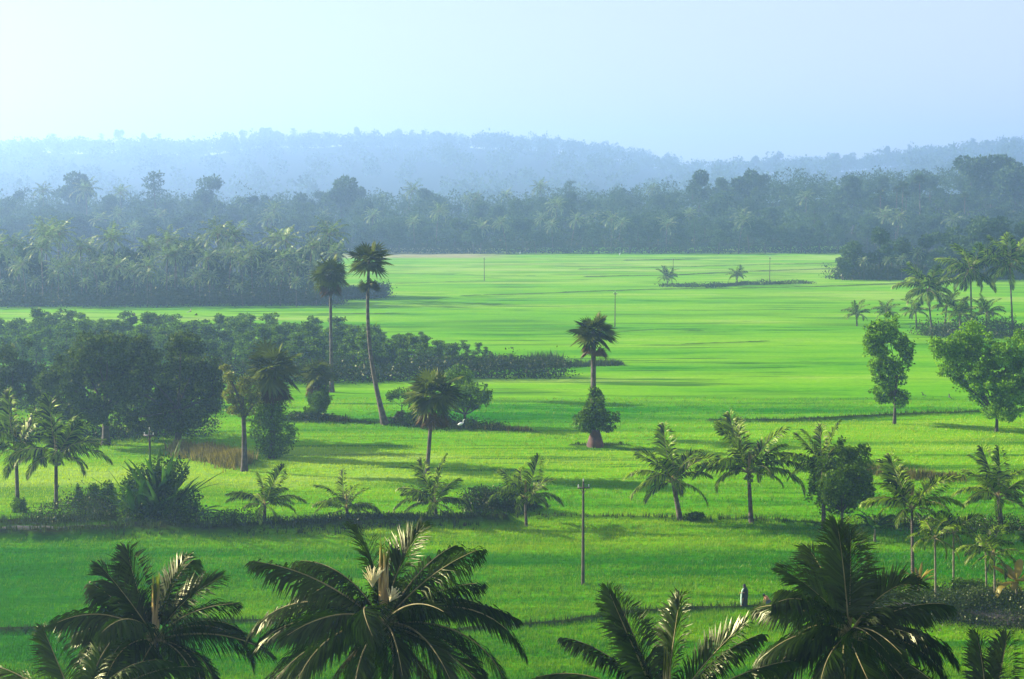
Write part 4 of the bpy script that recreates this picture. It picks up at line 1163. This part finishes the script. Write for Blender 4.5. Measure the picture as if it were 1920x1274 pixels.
# wooded belt: individuals first, then the mass behind them
rows = [(752, 62, .95), (775, 56, 1.0), (805, 52, 1.05), (850, 44, 1.1), (905, 50, 1.1), (960, 46, 1.1)]
for ri, (rd, n_, sc_) in enumerate(rows):
    for i in range(n_):
        u = -0.345 + 0.69 * (i + R.uniform(.1, .9)) / n_
        d = rd + R.normal(0, 6)
        q = R.random()
        s = sc_ * R.uniform(.72, 1.15)
        if ri >= 3: s *= R.choice([.8, 1.0, 1.25], p=[.3, .5, .2])
        if q < .12: put(FC[int(R.integers(6))], 'coconut_palm', u * d, d, s * 1.15, 'blue hazy coconut palm in the far wooded belt', 'palm tree', 'coconut palms in the far belt')
        elif q < .2: put(FF[int(R.integers(3))], 'tall_forest_tree', u * d, d, s * .9, 'tall thin crowned tree above the far wooded belt', 'tree', 'tall thin crowned trees in the far belt')
        else: put(FB[int(R.integers(7))], 'forest_tree', u * d, d, s, 'blue hazy rounded tree in the far wooded belt', 'tree', 'rounded trees of the far belt')
for px, py in [(1727, 330), (1693, 342), (1652, 357), (1700, 360), (1682, 350), (1811, 362)]:
    d = 820.0; p = at(px, py, d)
    h0 = p[2] - float(terrain(p[0], d))
    put(FP[0], 'palmyra_palm', p[0], d, max(.5, h0 / 22.5), 'thin tall fan palm rising out of the right wooded rise', 'palm tree', 'fan palms on the right rise')
# notable skyline crowns of the belt
for px, py, d, me, s_px, lab in [(290, 318, 900, FF[0], 26, 'tall layered tree poking above the left of the far belt'), (380, 325, 905, FB[1], 40, 'open rounded crown right of the tall layered tree in the far belt'),
                                 (640, 325, 900, FB[2], 38, 'broad crown above the belt behind the two tallest fan palms'), (145, 318, 960, FB[3], 44, 'big pointed crown on the left of the far belt'),
                                 (1312, 316, 930, FB[4], 40, 'faint domed crown at the middle right of the far belt'), (1395, 314, 930, FB[5], 44, 'domed crown right of the faint one in the far belt'),
                                 (1828, 288, 900, FB[0], 40, 'large dark dome on the skyline of the right rise'), (1878, 288, 900, FB[6], 30, 'smaller flat topped dark crown beside the large skyline dome'), (1905, 300, 880, FB[2], 44, 'dark crown at the right end of the skyline rise')]:
    p = at(px, py, d); h0 = p[2] - float(terrain(p[0], d)); hm = max(v.co.z for v in me.vertices)
    o = put(me, 'skyline_tree', p[0], d, max(.6, h0 / hm), lab, 'tree', None)


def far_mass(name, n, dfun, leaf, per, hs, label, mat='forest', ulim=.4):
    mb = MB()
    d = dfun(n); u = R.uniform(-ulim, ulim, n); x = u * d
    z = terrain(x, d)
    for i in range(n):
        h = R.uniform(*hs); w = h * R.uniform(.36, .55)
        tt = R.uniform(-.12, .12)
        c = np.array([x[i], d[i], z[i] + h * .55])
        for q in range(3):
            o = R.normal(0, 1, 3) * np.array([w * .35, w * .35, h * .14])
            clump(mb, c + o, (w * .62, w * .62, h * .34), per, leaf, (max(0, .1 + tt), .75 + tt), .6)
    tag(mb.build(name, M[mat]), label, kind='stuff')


far_mass('forest_canopy', 900, lambda n: R.uniform(770, 1060, n), 1.25, 60, (11, 19), 'blue hazed woodland filling the belt beyond the paddies')
far_mass('ridge_woods', 1300, lambda n: np.where(R.random(n) < .35, R.uniform(3340, 3470, n), np.where(R.random(n) < .3, R.uniform(2950, 3060, n), 1700 + 1700 * R.random(n) ** .8)), 4.2, 36, (20, 34), 'faint pale woods covering the distant ridge', ulim=.36)
far_mass('left_undergrowth', 160, lambda n: R.uniform(430, 520, n), .8, 60, (7, 11), 'dark undergrowth beneath the left coconut grove', ulim=0.0001) if False else None
mb = MB()
for i in range(260):
    d = R.uniform(432, 520); u = R.uniform(-.36, -.115); h = R.uniform(3.5, 7)
    clump(mb, (u * d, d, h * .5), (h * .5, h * .5, h * .45), 170, .7, (.05, .6), .5)
tag(mb.build('grove_undergrowth', M['forest']), 'dark undergrowth beneath the left coconut grove', kind='stuff')

# individual skyline trees on the ridge
sky = [(20, 262), (55, 258), (100, 250), (160, 258), (190, 250), (224, 242), (268, 248), (298, 250), (352, 258), (386, 268), (422, 246), (455, 242), (497, 238), (520, 244), (550, 240), (610, 246), (670, 236), (700, 250), (747, 240), (772, 242), (795, 244), (820, 244), (865, 250), (912, 256), (970, 254), (990, 262), (1020, 252), (1042, 256), (1075, 262), (1128, 268), (1170, 276), (1195, 284), (1250, 285), (1262, 292),
       (1418, 290), (1446, 292), (1460, 282), (1505, 294), (1564, 286), (1592, 284), (1666, 273), (1706, 270), (1732, 275), (1752, 274), (1825, 258), (1850, 262), (1880, 257), (1905, 256)]
for px, py in sky:
    d = 3340.0 if px < 1300 else 2960.0
    p = at(px, py, d); z0_ = float(terrain(p[0], d)); me = (FB + FF)[int(R.integers(10))]
    hm = max(v.co.z for v in me.vertices); s = max(1.5, min(2.6, (p[2] - z0_ + 4) / hm))
    o = link('ridge_tree', me, None, (p[0], d, p[2] - hm * s), (0, 0, R.uniform(0, 6)), (s * R.uniform(.6, 1.0),) * 2 + (s,))
    tag(o, 'faint tree silhouetted on the distant hazy ridge', 'tree', 'trees on the ridge skyline')

# ------------------------------------------------------------------ utility poles
def box(mb, c, s, tint=.5, mi=0):
    c = np.asarray(c, float); s = np.asarray(s, float) / 2
    V = np.array([[x, y, z] for z in (-1, 1) for y in (-1, 1) for x in (-1, 1)]) * s + c
    mb.add(V, [[0, 2, 3, 1], [4, 5, 7, 6], [0, 1, 5, 4], [2, 6, 7, 3], [0, 4, 6, 2], [1, 3, 7, 5]], tint, mi)


def pole_parts():
    a = MB(); s = np.linspace(0, 1, 9); tube(a, np.stack([0 * s, 0 * s, 8.2 * s - .4 * (1 - s)], -1), .145 - .07 * s, 8)
    b = MB(); box(b, (0, -.13, 7.72), (.95, .09, .11)); tube(b, [[-.3, -.13, 7.7], [0, -.12, 7.25]], .025, 4); tube(b, [[.3, -.13, 7.7], [0, -.12, 7.25]], .025, 4)
    c = MB(); tube(c, [[0, 0, 0], [0, 0, .06], [0, 0, .1], [0, 0, .2]], [.02, .055, .04, .05], 8)
    return a.mesh('pole', M['concrete'], True), b.mesh('crossarm', M['iron']), c.mesh('insulator', M['porcelain'], True)


PA, PB, PC = pole_parts()
for px, py, top, rz, lab in [(1093, 1098, 903, .1, 'weathered utility pole with a short crossarm standing alone in the near paddy'), (284, 984, 806, -.2, 'utility pole rising out of the spiky thicket'),
                             (1153, 613, 547, .3, 'thin hazy utility pole behind the lone fan palm'), (1443, 529, 482, .3, 'faint utility pole on the far mound right of the small palm'),
                             (1262, 522, 485, .3, 'faint utility pole behind the low palm in the far paddies'), (908, 527, 483, .3, 'faintest utility pole in the middle of the far paddies')]:
    b = gpz(px, py); s = (at(px, top, b[1])[2] - b[2]) / 8.2
    t = thing('utility_pole', lab, 'utility pole', b, rz, 'utility poles across the paddies', float(s))
    link('pole', PA, t); link('crossarm', PB, t)
    for x_ in (-.4, .4): link('insulator', PC, t, (x_, -.13, 7.775))
    link('insulator', PC, t, (0, 0, 8.2))


# ------------------------------------------------------------------ people
def skin_body(name, joints, edges, mat, parent):
    """joints: {key: (x,y,z,r)}; grown with a Skin modifier"""
    keys = list(joints); idx = {k: i for i, k in enumerate(keys)}
    me = bpy.data.meshes.new(name); me.from_pydata([joints[k][:3] for k in keys], [(idx[a], idx[b_]) for a, b_ in edges], [])
    me.materials.append(mat)
    o = link(name, me, parent)
    md = o.modifiers.new('skin', 'SKIN'); md.use_smooth_shade = True
    sv = me.skin_vertices[0].data if me.skin_vertices else None
    if sv is None:
        bpy.context.view_layer.objects.active = o
        bpy.ops.object.select_all(action='DESELECT') if bpy.context.mode == 'OBJECT' else None
        me.attributes
    for i, k in enumerate(keys):
        r = joints[k][3]; me.skin_vertices[0].data[i].radius = (r, r * (joints[k][4] if len(joints[k]) > 4 else 1))
        me.skin_vertices[0].data[i].use_root = (k == 'pelvis')
    o.modifiers.new('sub', 'SUBSURF').levels = 1; o.modifiers['sub'].render_levels = 2
    return o


def rings(mb, lst, k=16, tint=.5, mi=0):
    """loft of ellipses (cx, cy, z, rx, ry)"""
    a = np.arange(k) / k * 2 * PI; n = len(lst)
    V = np.array([[[c[0] + c[3] * math.cos(q) * (1 + .05 * math.sin(5 * q + c[2] * 3)), c[1] + c[4] * math.sin(q) * (1 + .05 * math.sin(4 * q + c[2] * 2)), c[2]] for q in a] for c in lst])
    i = np.arange(n - 1)[:, None] * k; j = np.arange(k)[None]; j2 = (j + 1) % k
    mb.add(V.reshape(-1, 3), np.stack([i + j, i + j2, i + k + j2, i + k + j], -1).reshape(-1, 4), tint, mi)
    for e, rev in ((0, True), (n - 1, False)):
        c = V[e].mean(0); f_ = [[q, (q + 1) % k, k] for q in range(k)]
        mb.add(np.vstack([V[e], c]), [x[::-1] for x in f_] if rev else f_, tint, mi)


def hand(j, e, key, wrist, d, up):
    """five short finger chains rooted in the palm"""
    wrist = np.array(wrist); d = unit(d); up = unit(up); sd = np.cross(d, up)
    palm = wrist + d * .06
    j[key + 'p'] = (*palm, .032, .6)
    e.append((key, key + 'p'))
    for i, (o, l) in enumerate([(-.027, .065), (-.009, .075), (.009, .07), (.027, .055)]):
        a = palm + d * .03 + sd * o; b_ = a + d * l * .6 - up * .012; c = b_ + d * l * .35 - up * .03
        for s_, p in (('a', a), ('b', b_), ('c', c)): j[f'{key}{i}{s_}'] = (*p, .009)
        e += [(key + 'p', f'{key}{i}a'), (f'{key}{i}a', f'{key}{i}b'), (f'{key}{i}b', f'{key}{i}c')]
    a = palm - d * .03 + sd * -.04; b_ = a + d * .05 - sd * .015
    j[key + 'ta'] = (*a, .011); j[key + 'tb'] = (*b_, .009); e += [(key + 'p', key + 'ta'), (key + 'ta', key + 'tb')]


def head_extra(parent, c, fwd, mat_hair, long=False):
    """face features joined in one mesh, hair as another; c = head centre"""
    c = np.array(c); f_ = unit(fwd); s_ = np.cross(f_, [0, 0, 1.0])
    hb = MB(); blob(hb, c - f_ * .022 + np.array([0, 0, .03]), (.098, .098, .112), 12, jit=.03)
    if long: blob(hb, c - f_ * .09 + np.array([0, 0, -.03]), (.05, .05, .05), 8)
    hb.build('hair', mat_hair, parent, True)


# woman walking to the left along the bund
wb = gpz(1396, 1143)
t = thing('person', 'woman in long dark dress and head cloth walking along the bund with pale cloth', 'person', wb + np.array([0, 0, .03]))
J = {'pelvis': (0, 0, .88, .13), 'waist': (0, 0, 1.03, .11), 'chest': (-.02, 0, 1.24, .135, .8), 'neck': (-.03, 0, 1.40, .05), 'headlo': (-.045, 0, 1.47, .07), 'head': (-.05, 0, 1.55, .085), 'nose': (-.145, 0, 1.535, .014),
     'hipL': (.0, -.09, .84, .10), 'kneeL': (-.16, -.09, .48, .06), 'ankL': (-.16, -.09, .09, .035), 'toeL': (-.33, -.09, .03, .03),
     'hipR': (.0, .09, .84, .10), 'kneeR': (.05, .09, .47, .06), 'ankR': (.20, .09, .11, .035), 'toeR': (.06, .09, .03, .03),
     'shL': (-.02, -.17, 1.34, .05), 'elL': (-.05, -.22, 1.07, .04), 'wrL': (-.26, -.18, 1.05, .026),
     'shR': (-.02, .17, 1.34, .05), 'elR': (.02, .22, 1.07, .04), 'wrR': (-.2, .2, .98, .026)}
E = [('pelvis', 'waist'), ('waist', 'chest'), ('chest', 'neck'), ('neck', 'headlo'), ('headlo', 'head'), ('headlo', 'nose'), ('pelvis', 'hipL'), ('hipL', 'kneeL'), ('kneeL', 'ankL'), ('ankL', 'toeL'), ('pelvis', 'hipR'), ('hipR', 'kneeR'), ('kneeR', 'ankR'), ('ankR', 'toeR'),
     ('chest', 'shL'), ('shL', 'elL'), ('elL', 'wrL'), ('chest', 'shR'), ('shR', 'elR'), ('elR', 'wrR')]
hand(J, E, 'wrL', J['wrL'][:3], (-1, 0, .1), (0, -.3, 1)); hand(J, E, 'wrR', J['wrR'][:3], (-1, 0, -.2), (0, .3, 1))


def try_skin(*a):
    try:
        return skin_body(*a)
    except Exception as ex:
        print('SKIN FAIL', ex)


def mk_body(name, J, E, mat, parent):
    """skin radii need the skin layer: add the modifier through the object, then read the layer back"""
    keys = list(J); idx = {k: i for i, k in enumerate(keys)}
    import bmesh
    bm = bmesh.new(); lay = bm.verts.layers.skin.verify()
    vs = []
    for k in keys:
        v = bm.verts.new(J[k][:3]); r = J[k][3]
        v[lay].radius = (r, r * (J[k][4] if len(J[k]) > 4 else 1)); v[lay].use_root = (k == 'pelvis'); vs.append(v)
    for a, b_ in E: bm.edges.new((vs[idx[a]], vs[idx[b_]]))
    me = bpy.data.meshes.new(name); bm.to_mesh(me); bm.free(); me.materials.append(mat)
    o = link(name, me, parent)
    md = o.modifiers.new('skin', 'SKIN'); md.use_smooth_shade = True
    sb = o.modifiers.new('sub', 'SUBSURF'); sb.levels = 1; sb.render_levels = 2
    return o


mk_body('body', J, E, M['skin'], t)
mb = MB(); rings(mb, [(0, 0, .07, .24, .20), (0, 0, .3, .22, .20), (0, 0, .6, .2, .2), (0, 0, .88, .185, .19), (0, 0, 1.04, .155, .165), (-.01, 0, 1.2, .165, .19), (-.02, 0, 1.34, .13, .215), (-.03, 0, 1.41, .075, .08)])
for sgn, e_ in ((-1, 'elL'), (1, 'elR')):
    tube(mb, [(-.02, sgn * .15, 1.33), J[e_][:3]], [.07, .055], 8)
mb.build('dress', M['cloth_dark'], t, True)
mb = MB(); rings(mb, [(.07, 0, .62, .17, .20), (.09, 0, 1.0, .16, .20), (.07, 0, 1.25, .16, .21), (.03, 0, 1.38, .13, .15), (-.02, 0, 1.48, .115, .115), (-.03, 0, 1.58, .115, .108), (-.03, 0, 1.66, .07, .07), (-.03, 0, 1.685, .02, .02)])
mb.build('head_cloth', M['cloth_dark'], t, True)
mb = MB(); rings(mb, [(-.27, -.12, .12, .05, .14), (-.27, -.12, .5, .06, .16), (-.26, -.12, .9, .06, .15), (-.23, -.12, 1.06, .05, .10), (-.2, -.12, 1.2, .07, .12), (-.12, -.12, 1.36, .05, .08)])
pc = mb.build('hanging_cloth', M['cloth_pale'], t, True)

# bare backed man bending over the bund, seen from behind
mbp = gpz(1438, 1146)
t = thing('person', 'bare backed man with black hair stooping by the shaggy palm', 'person', mbp + np.array([0, 0, .03]))
J = {'pelvis': (.12, .02, .80, .13), 'waist': (.08, 0, .92, .12), 'chest': (-.06, 0, 1.10, .15, .85), 'neck': (-.16, 0, 1.19, .055), 'headlo': (-.21, -.02, 1.20, .07), 'head': (-.26, -.02, 1.22, .085), 'nose': (-.30, -.02, 1.11, .014),
     'hipL': (.12, -.10, .76, .10), 'kneeL': (-.02, -.12, .42, .065), 'ankL': (.08, -.12, .08, .04), 'toeL': (-.10, -.12, .03, .032),
     'hipR': (.12, .10, .76, .10), 'kneeR': (.04, .12, .42, .065), 'ankR': (.16, .12, .08, .04), 'toeR': (-.02, .12, .03, .032),
     'shL': (-.10, -.20, 1.14, .06), 'elL': (-.16, -.24, .86, .045), 'wrL': (-.22, -.2, .62, .03), 'shR': (-.10, .20, 1.14, .06), 'elR': (-.18, .24, .86, .045), 'wrR': (-.26, .2, .62, .03)}
E = [('pelvis', 'waist'), ('waist', 'chest'), ('chest', 'neck'), ('neck', 'headlo'), ('headlo', 'head'), ('headlo', 'nose'), ('pelvis', 'hipL'), ('hipL', 'kneeL'), ('kneeL', 'ankL'), ('ankL', 'toeL'), ('pelvis', 'hipR'), ('hipR', 'kneeR'), ('kneeR', 'ankR'), ('ankR', 'toeR'),
     ('chest', 'shL'), ('shL', 'elL'), ('elL', 'wrL'), ('chest', 'shR'), ('shR', 'elR'), ('elR', 'wrR')]
hand(J, E, 'wrL', J['wrL'][:3], (-.1, 0, -1), (-1, 0, 0)); hand(J, E, 'wrR', J['wrR'][:3], (-.1, 0, -1), (-1, 0, 0))
mk_body('body', J, E, M['skin'], t)
head_extra(t, (-.26, -.02, 1.225), (-.6, 0, -.8), M['hair'])
mb = MB(); rings(mb, [(.06, 0, .40, .19, .24), (.08, 0, .6, .18, .23), (.12, 0, .78, .17, .21), (.10, 0, .92, .15, .17)]); mb.build('waist_cloth', M['cloth_lungi'], t, True)

# ------------------------------------------------------------------ birds
b = gpz(864, 808)
t = thing('egret', 'white egret standing on the weedy bund under the leafy tree', 'bird', b + np.array([0, 0, .12]), 0, None, 1.35)
mb = MB()
s = np.linspace(0, 1, 9)
tube(mb, np.stack([-.28 + .5 * s, 0 * s, .42 + .16 * s], -1), .14 * np.sin(PI * (.06 + .9 * s)) ** .7, 10)
tube(mb, [[.16, 0, .55], [.24, 0, .66], [.22, 0, .78], [.29, 0, .90], [.36, 0, .93]], [.07, .04, .03, .035, .03], 8)
mb.build('body', M['white'], t, True)
mb = MB(); tube(mb, [[.37, 0, .93], [.5, 0, .91]], [.018, .004], 6); mb.build('bill', M['beak'], t)
for sy in (-.04, .04):
    mb = MB(); tube(mb, [[0, sy, .45], [.02, sy, .22], [0, sy, -.1]], .012, 5); mb.build('leg', M['hair'], t)


def bird_meshes():
    bd_ = MB(); s = np.linspace(0, 1, 8)
    tube(bd_, np.stack([-.26 + .5 * s, 0 * s, .02 * np.sin(PI * s)], -1), [.03, .04, .06, .075, .07, .05, .045, .008], 8)
    wg = MB()
    x0 = np.array([.09, .12, .05, -.05]); x1 = np.array([-.08, -.05, -.10, -.13]); yy = np.array([.03, .2, .36, .5]); zz = np.array([.03, .14, .18, .12])
    V = np.concatenate([np.stack([x0, yy, zz], -1), np.stack([x1, yy, zz - .01], -1), np.stack([x0, yy, zz + .012], -1), np.stack([x1, yy, zz + .002], -1)])
    fa = [[i, i + 1, i + 5, i + 4] for i in range(3)] + [[i + 8, i + 12, i + 13, i + 9] for i in range(3)] + [[i, i + 8, i + 9, i + 1] for i in range(3)] + [[i + 4, i + 5, i + 13, i + 12] for i in range(3)] + [[3, 11, 15, 7]]
    wg.add(V, fa)
    return bd_.mesh('body', M['crow'], True), wg.mesh('wing', M['crow'])


BB, BW = bird_meshes()
for px, py, d, rz, tilt, lab in [(252, 591, 190, .4, .3, 'dark bird flying over the pale field, leftmost of the loose flock'), (299, 593, 200, 1.4, -.5, 'dark bird banking second from the left over the pale field'),
                                 (325, 597, 190, 2.8, .5, 'dark bird with arched wings third from the left over the pale field'), (357, 584, 195, -.6, .6, 'higher of the two dark birds flying close together'),
                                 (368, 591, 190, .3, -.2, 'lower of the two dark birds flying close together, wings spread'),
                                 (1731, 741, 170, .7, .5, 'dark bird flying between the narrow tiered tree and the vase shaped tree'), (1780, 745, 170, 2.2, .9, 'small dark bird nearest the trunk of the vase shaped tree')]:
    t = thing('bird', lab, 'bird', at(px, py, d), rz, 'dark birds flying low over the paddies', .85)
    t.rotation_euler = (tilt, 0, rz)
    link('body', BB, t); link('wing', BW, t); link('wing', BW, t, None, None, (1, -1, 1))
for px, py in [(975, 478), (1162, 480)]:
    b = gpz(px, py); t = thing('egret', 'tiny white egret at the far edge of the paddies', 'bird', b, R.uniform(0, 3), 'egrets at the far edge of the paddies', 1.6)
    mb = MB(); tube(mb, np.stack([-.28 + .5 * s[:8], 0 * s[:8], .42 + .16 * s[:8]], -1), .14, 8); tube(mb, [[.1, 0, .5], [.2, 0, .8], [.3, 0, .95]], [.06, .04, .03], 6); tube(mb, [[0, 0, .45], [0, 0, -.1]], .03, 5); mb.build('body', M['white'], t, True)

# ------------------------------------------------------------------ haze
bm_v = [(x, y, z) for z in (-3.0, 186.0) for y in (-420, 4500) for x in (-2700, 2700)]
me = bpy.data.meshes.new('haze'); me.from_pydata(bm_v, [], [(0, 2, 3, 1), (4, 5, 7, 6), (0, 1, 5, 4), (2, 6, 7, 3), (0, 4, 6, 2), (1, 3, 7, 5)])
m, nt, out = new_mat('haze_air')
pv = N(nt, 'ShaderNodeVolumePrincipled')
pv.inputs['Density'].default_value = 0.00038
pv.inputs['Color'].default_value = (0.40, 0.63, 1.0, 1)
pv.inputs['Anisotropy'].default_value = 0.5
nt.links.new(pv.outputs[0], out.inputs['Volume'])
me.materials.append(m)
hzo = link('haze', me); tag(hzo, 'pale blue morning haze lying over the valley', kind='stuff')

# ------------------------------------------------------------------ light, sky, camera
SUN_EL, SUN_AZ = 23.0, -70.0     # azimuth from the view direction (+Y), negative = to the left
el, az = math.radians(SUN_EL), math.radians(SUN_AZ)
sdir = Vector((math.sin(az) * math.cos(el), math.cos(az) * math.cos(el), math.sin(el)))
sun = bpy.data.lights.new('sun', 'SUN'); sun.energy = 5.0; sun.angle = math.radians(0.6); sun.color = (1.0, 0.90, 0.72)
so = link('sun', sun, None, (-300, 100, 200)); so.rotation_euler = sdir.to_track_quat('Z', 'Y').to_euler()
w = bpy.data.worlds.new('World'); sc.world = w; w.use_nodes = True
nt = w.node_tree; nt.nodes.clear()
wo = nt.nodes.new('ShaderNodeOutputWorld'); bg = nt.nodes.new('ShaderNodeBackground'); sk = nt.nodes.new('ShaderNodeTexSky')
sk.sky_type = 'NISHITA'; sk.sun_disc = False; sk.sun_elevation = el; sk.sun_rotation = az
sk.air_density = 1.0; sk.dust_density = 2.0; sk.ozone_density = 3.5
bg.inputs['Strength'].default_value = 0.085
mxs = N(nt, 'ShaderNodeMix', data_type='RGBA'); mxs.inputs[0].default_value = 0.7
mxs.inputs[7].default_value = (2.75, 2.75, 3.3, 1)      # thin milky veil over the blue
nt.links.new(sk.outputs[0], mxs.inputs[6]); nt.links.new(mxs.outputs[2], bg.inputs[0]); nt.links.new(bg.outputs[0], wo.inputs[0])

cam = bpy.data.cameras.new('camera'); cam.sensor_width = 36; cam.lens = F / 1920 * 36; cam.clip_start = 0.5; cam.clip_end = 8000
co = link('camera', cam, None, (0, 0, CAMH)); co.rotation_euler = (PI / 2 - PITCH, 0, 0)
sc.camera = co
sc.view_settings.view_transform = 'Standard'; sc.view_settings.look = 'None'; sc.view_settings.gamma = 1; sc.view_settings.exposure = 1.75
sc.cycles.max_bounces = 5; sc.cycles.diffuse_bounces = 2; sc.cycles.glossy_bounces = 1; sc.cycles.transmission_bounces = 3; sc.cycles.volume_bounces = 1
sc.cycles.use_denoising = True
sc.cycles.sample_clamp_indirect = 4
print('plantation', cnt, 'objects', len(sc.objects))
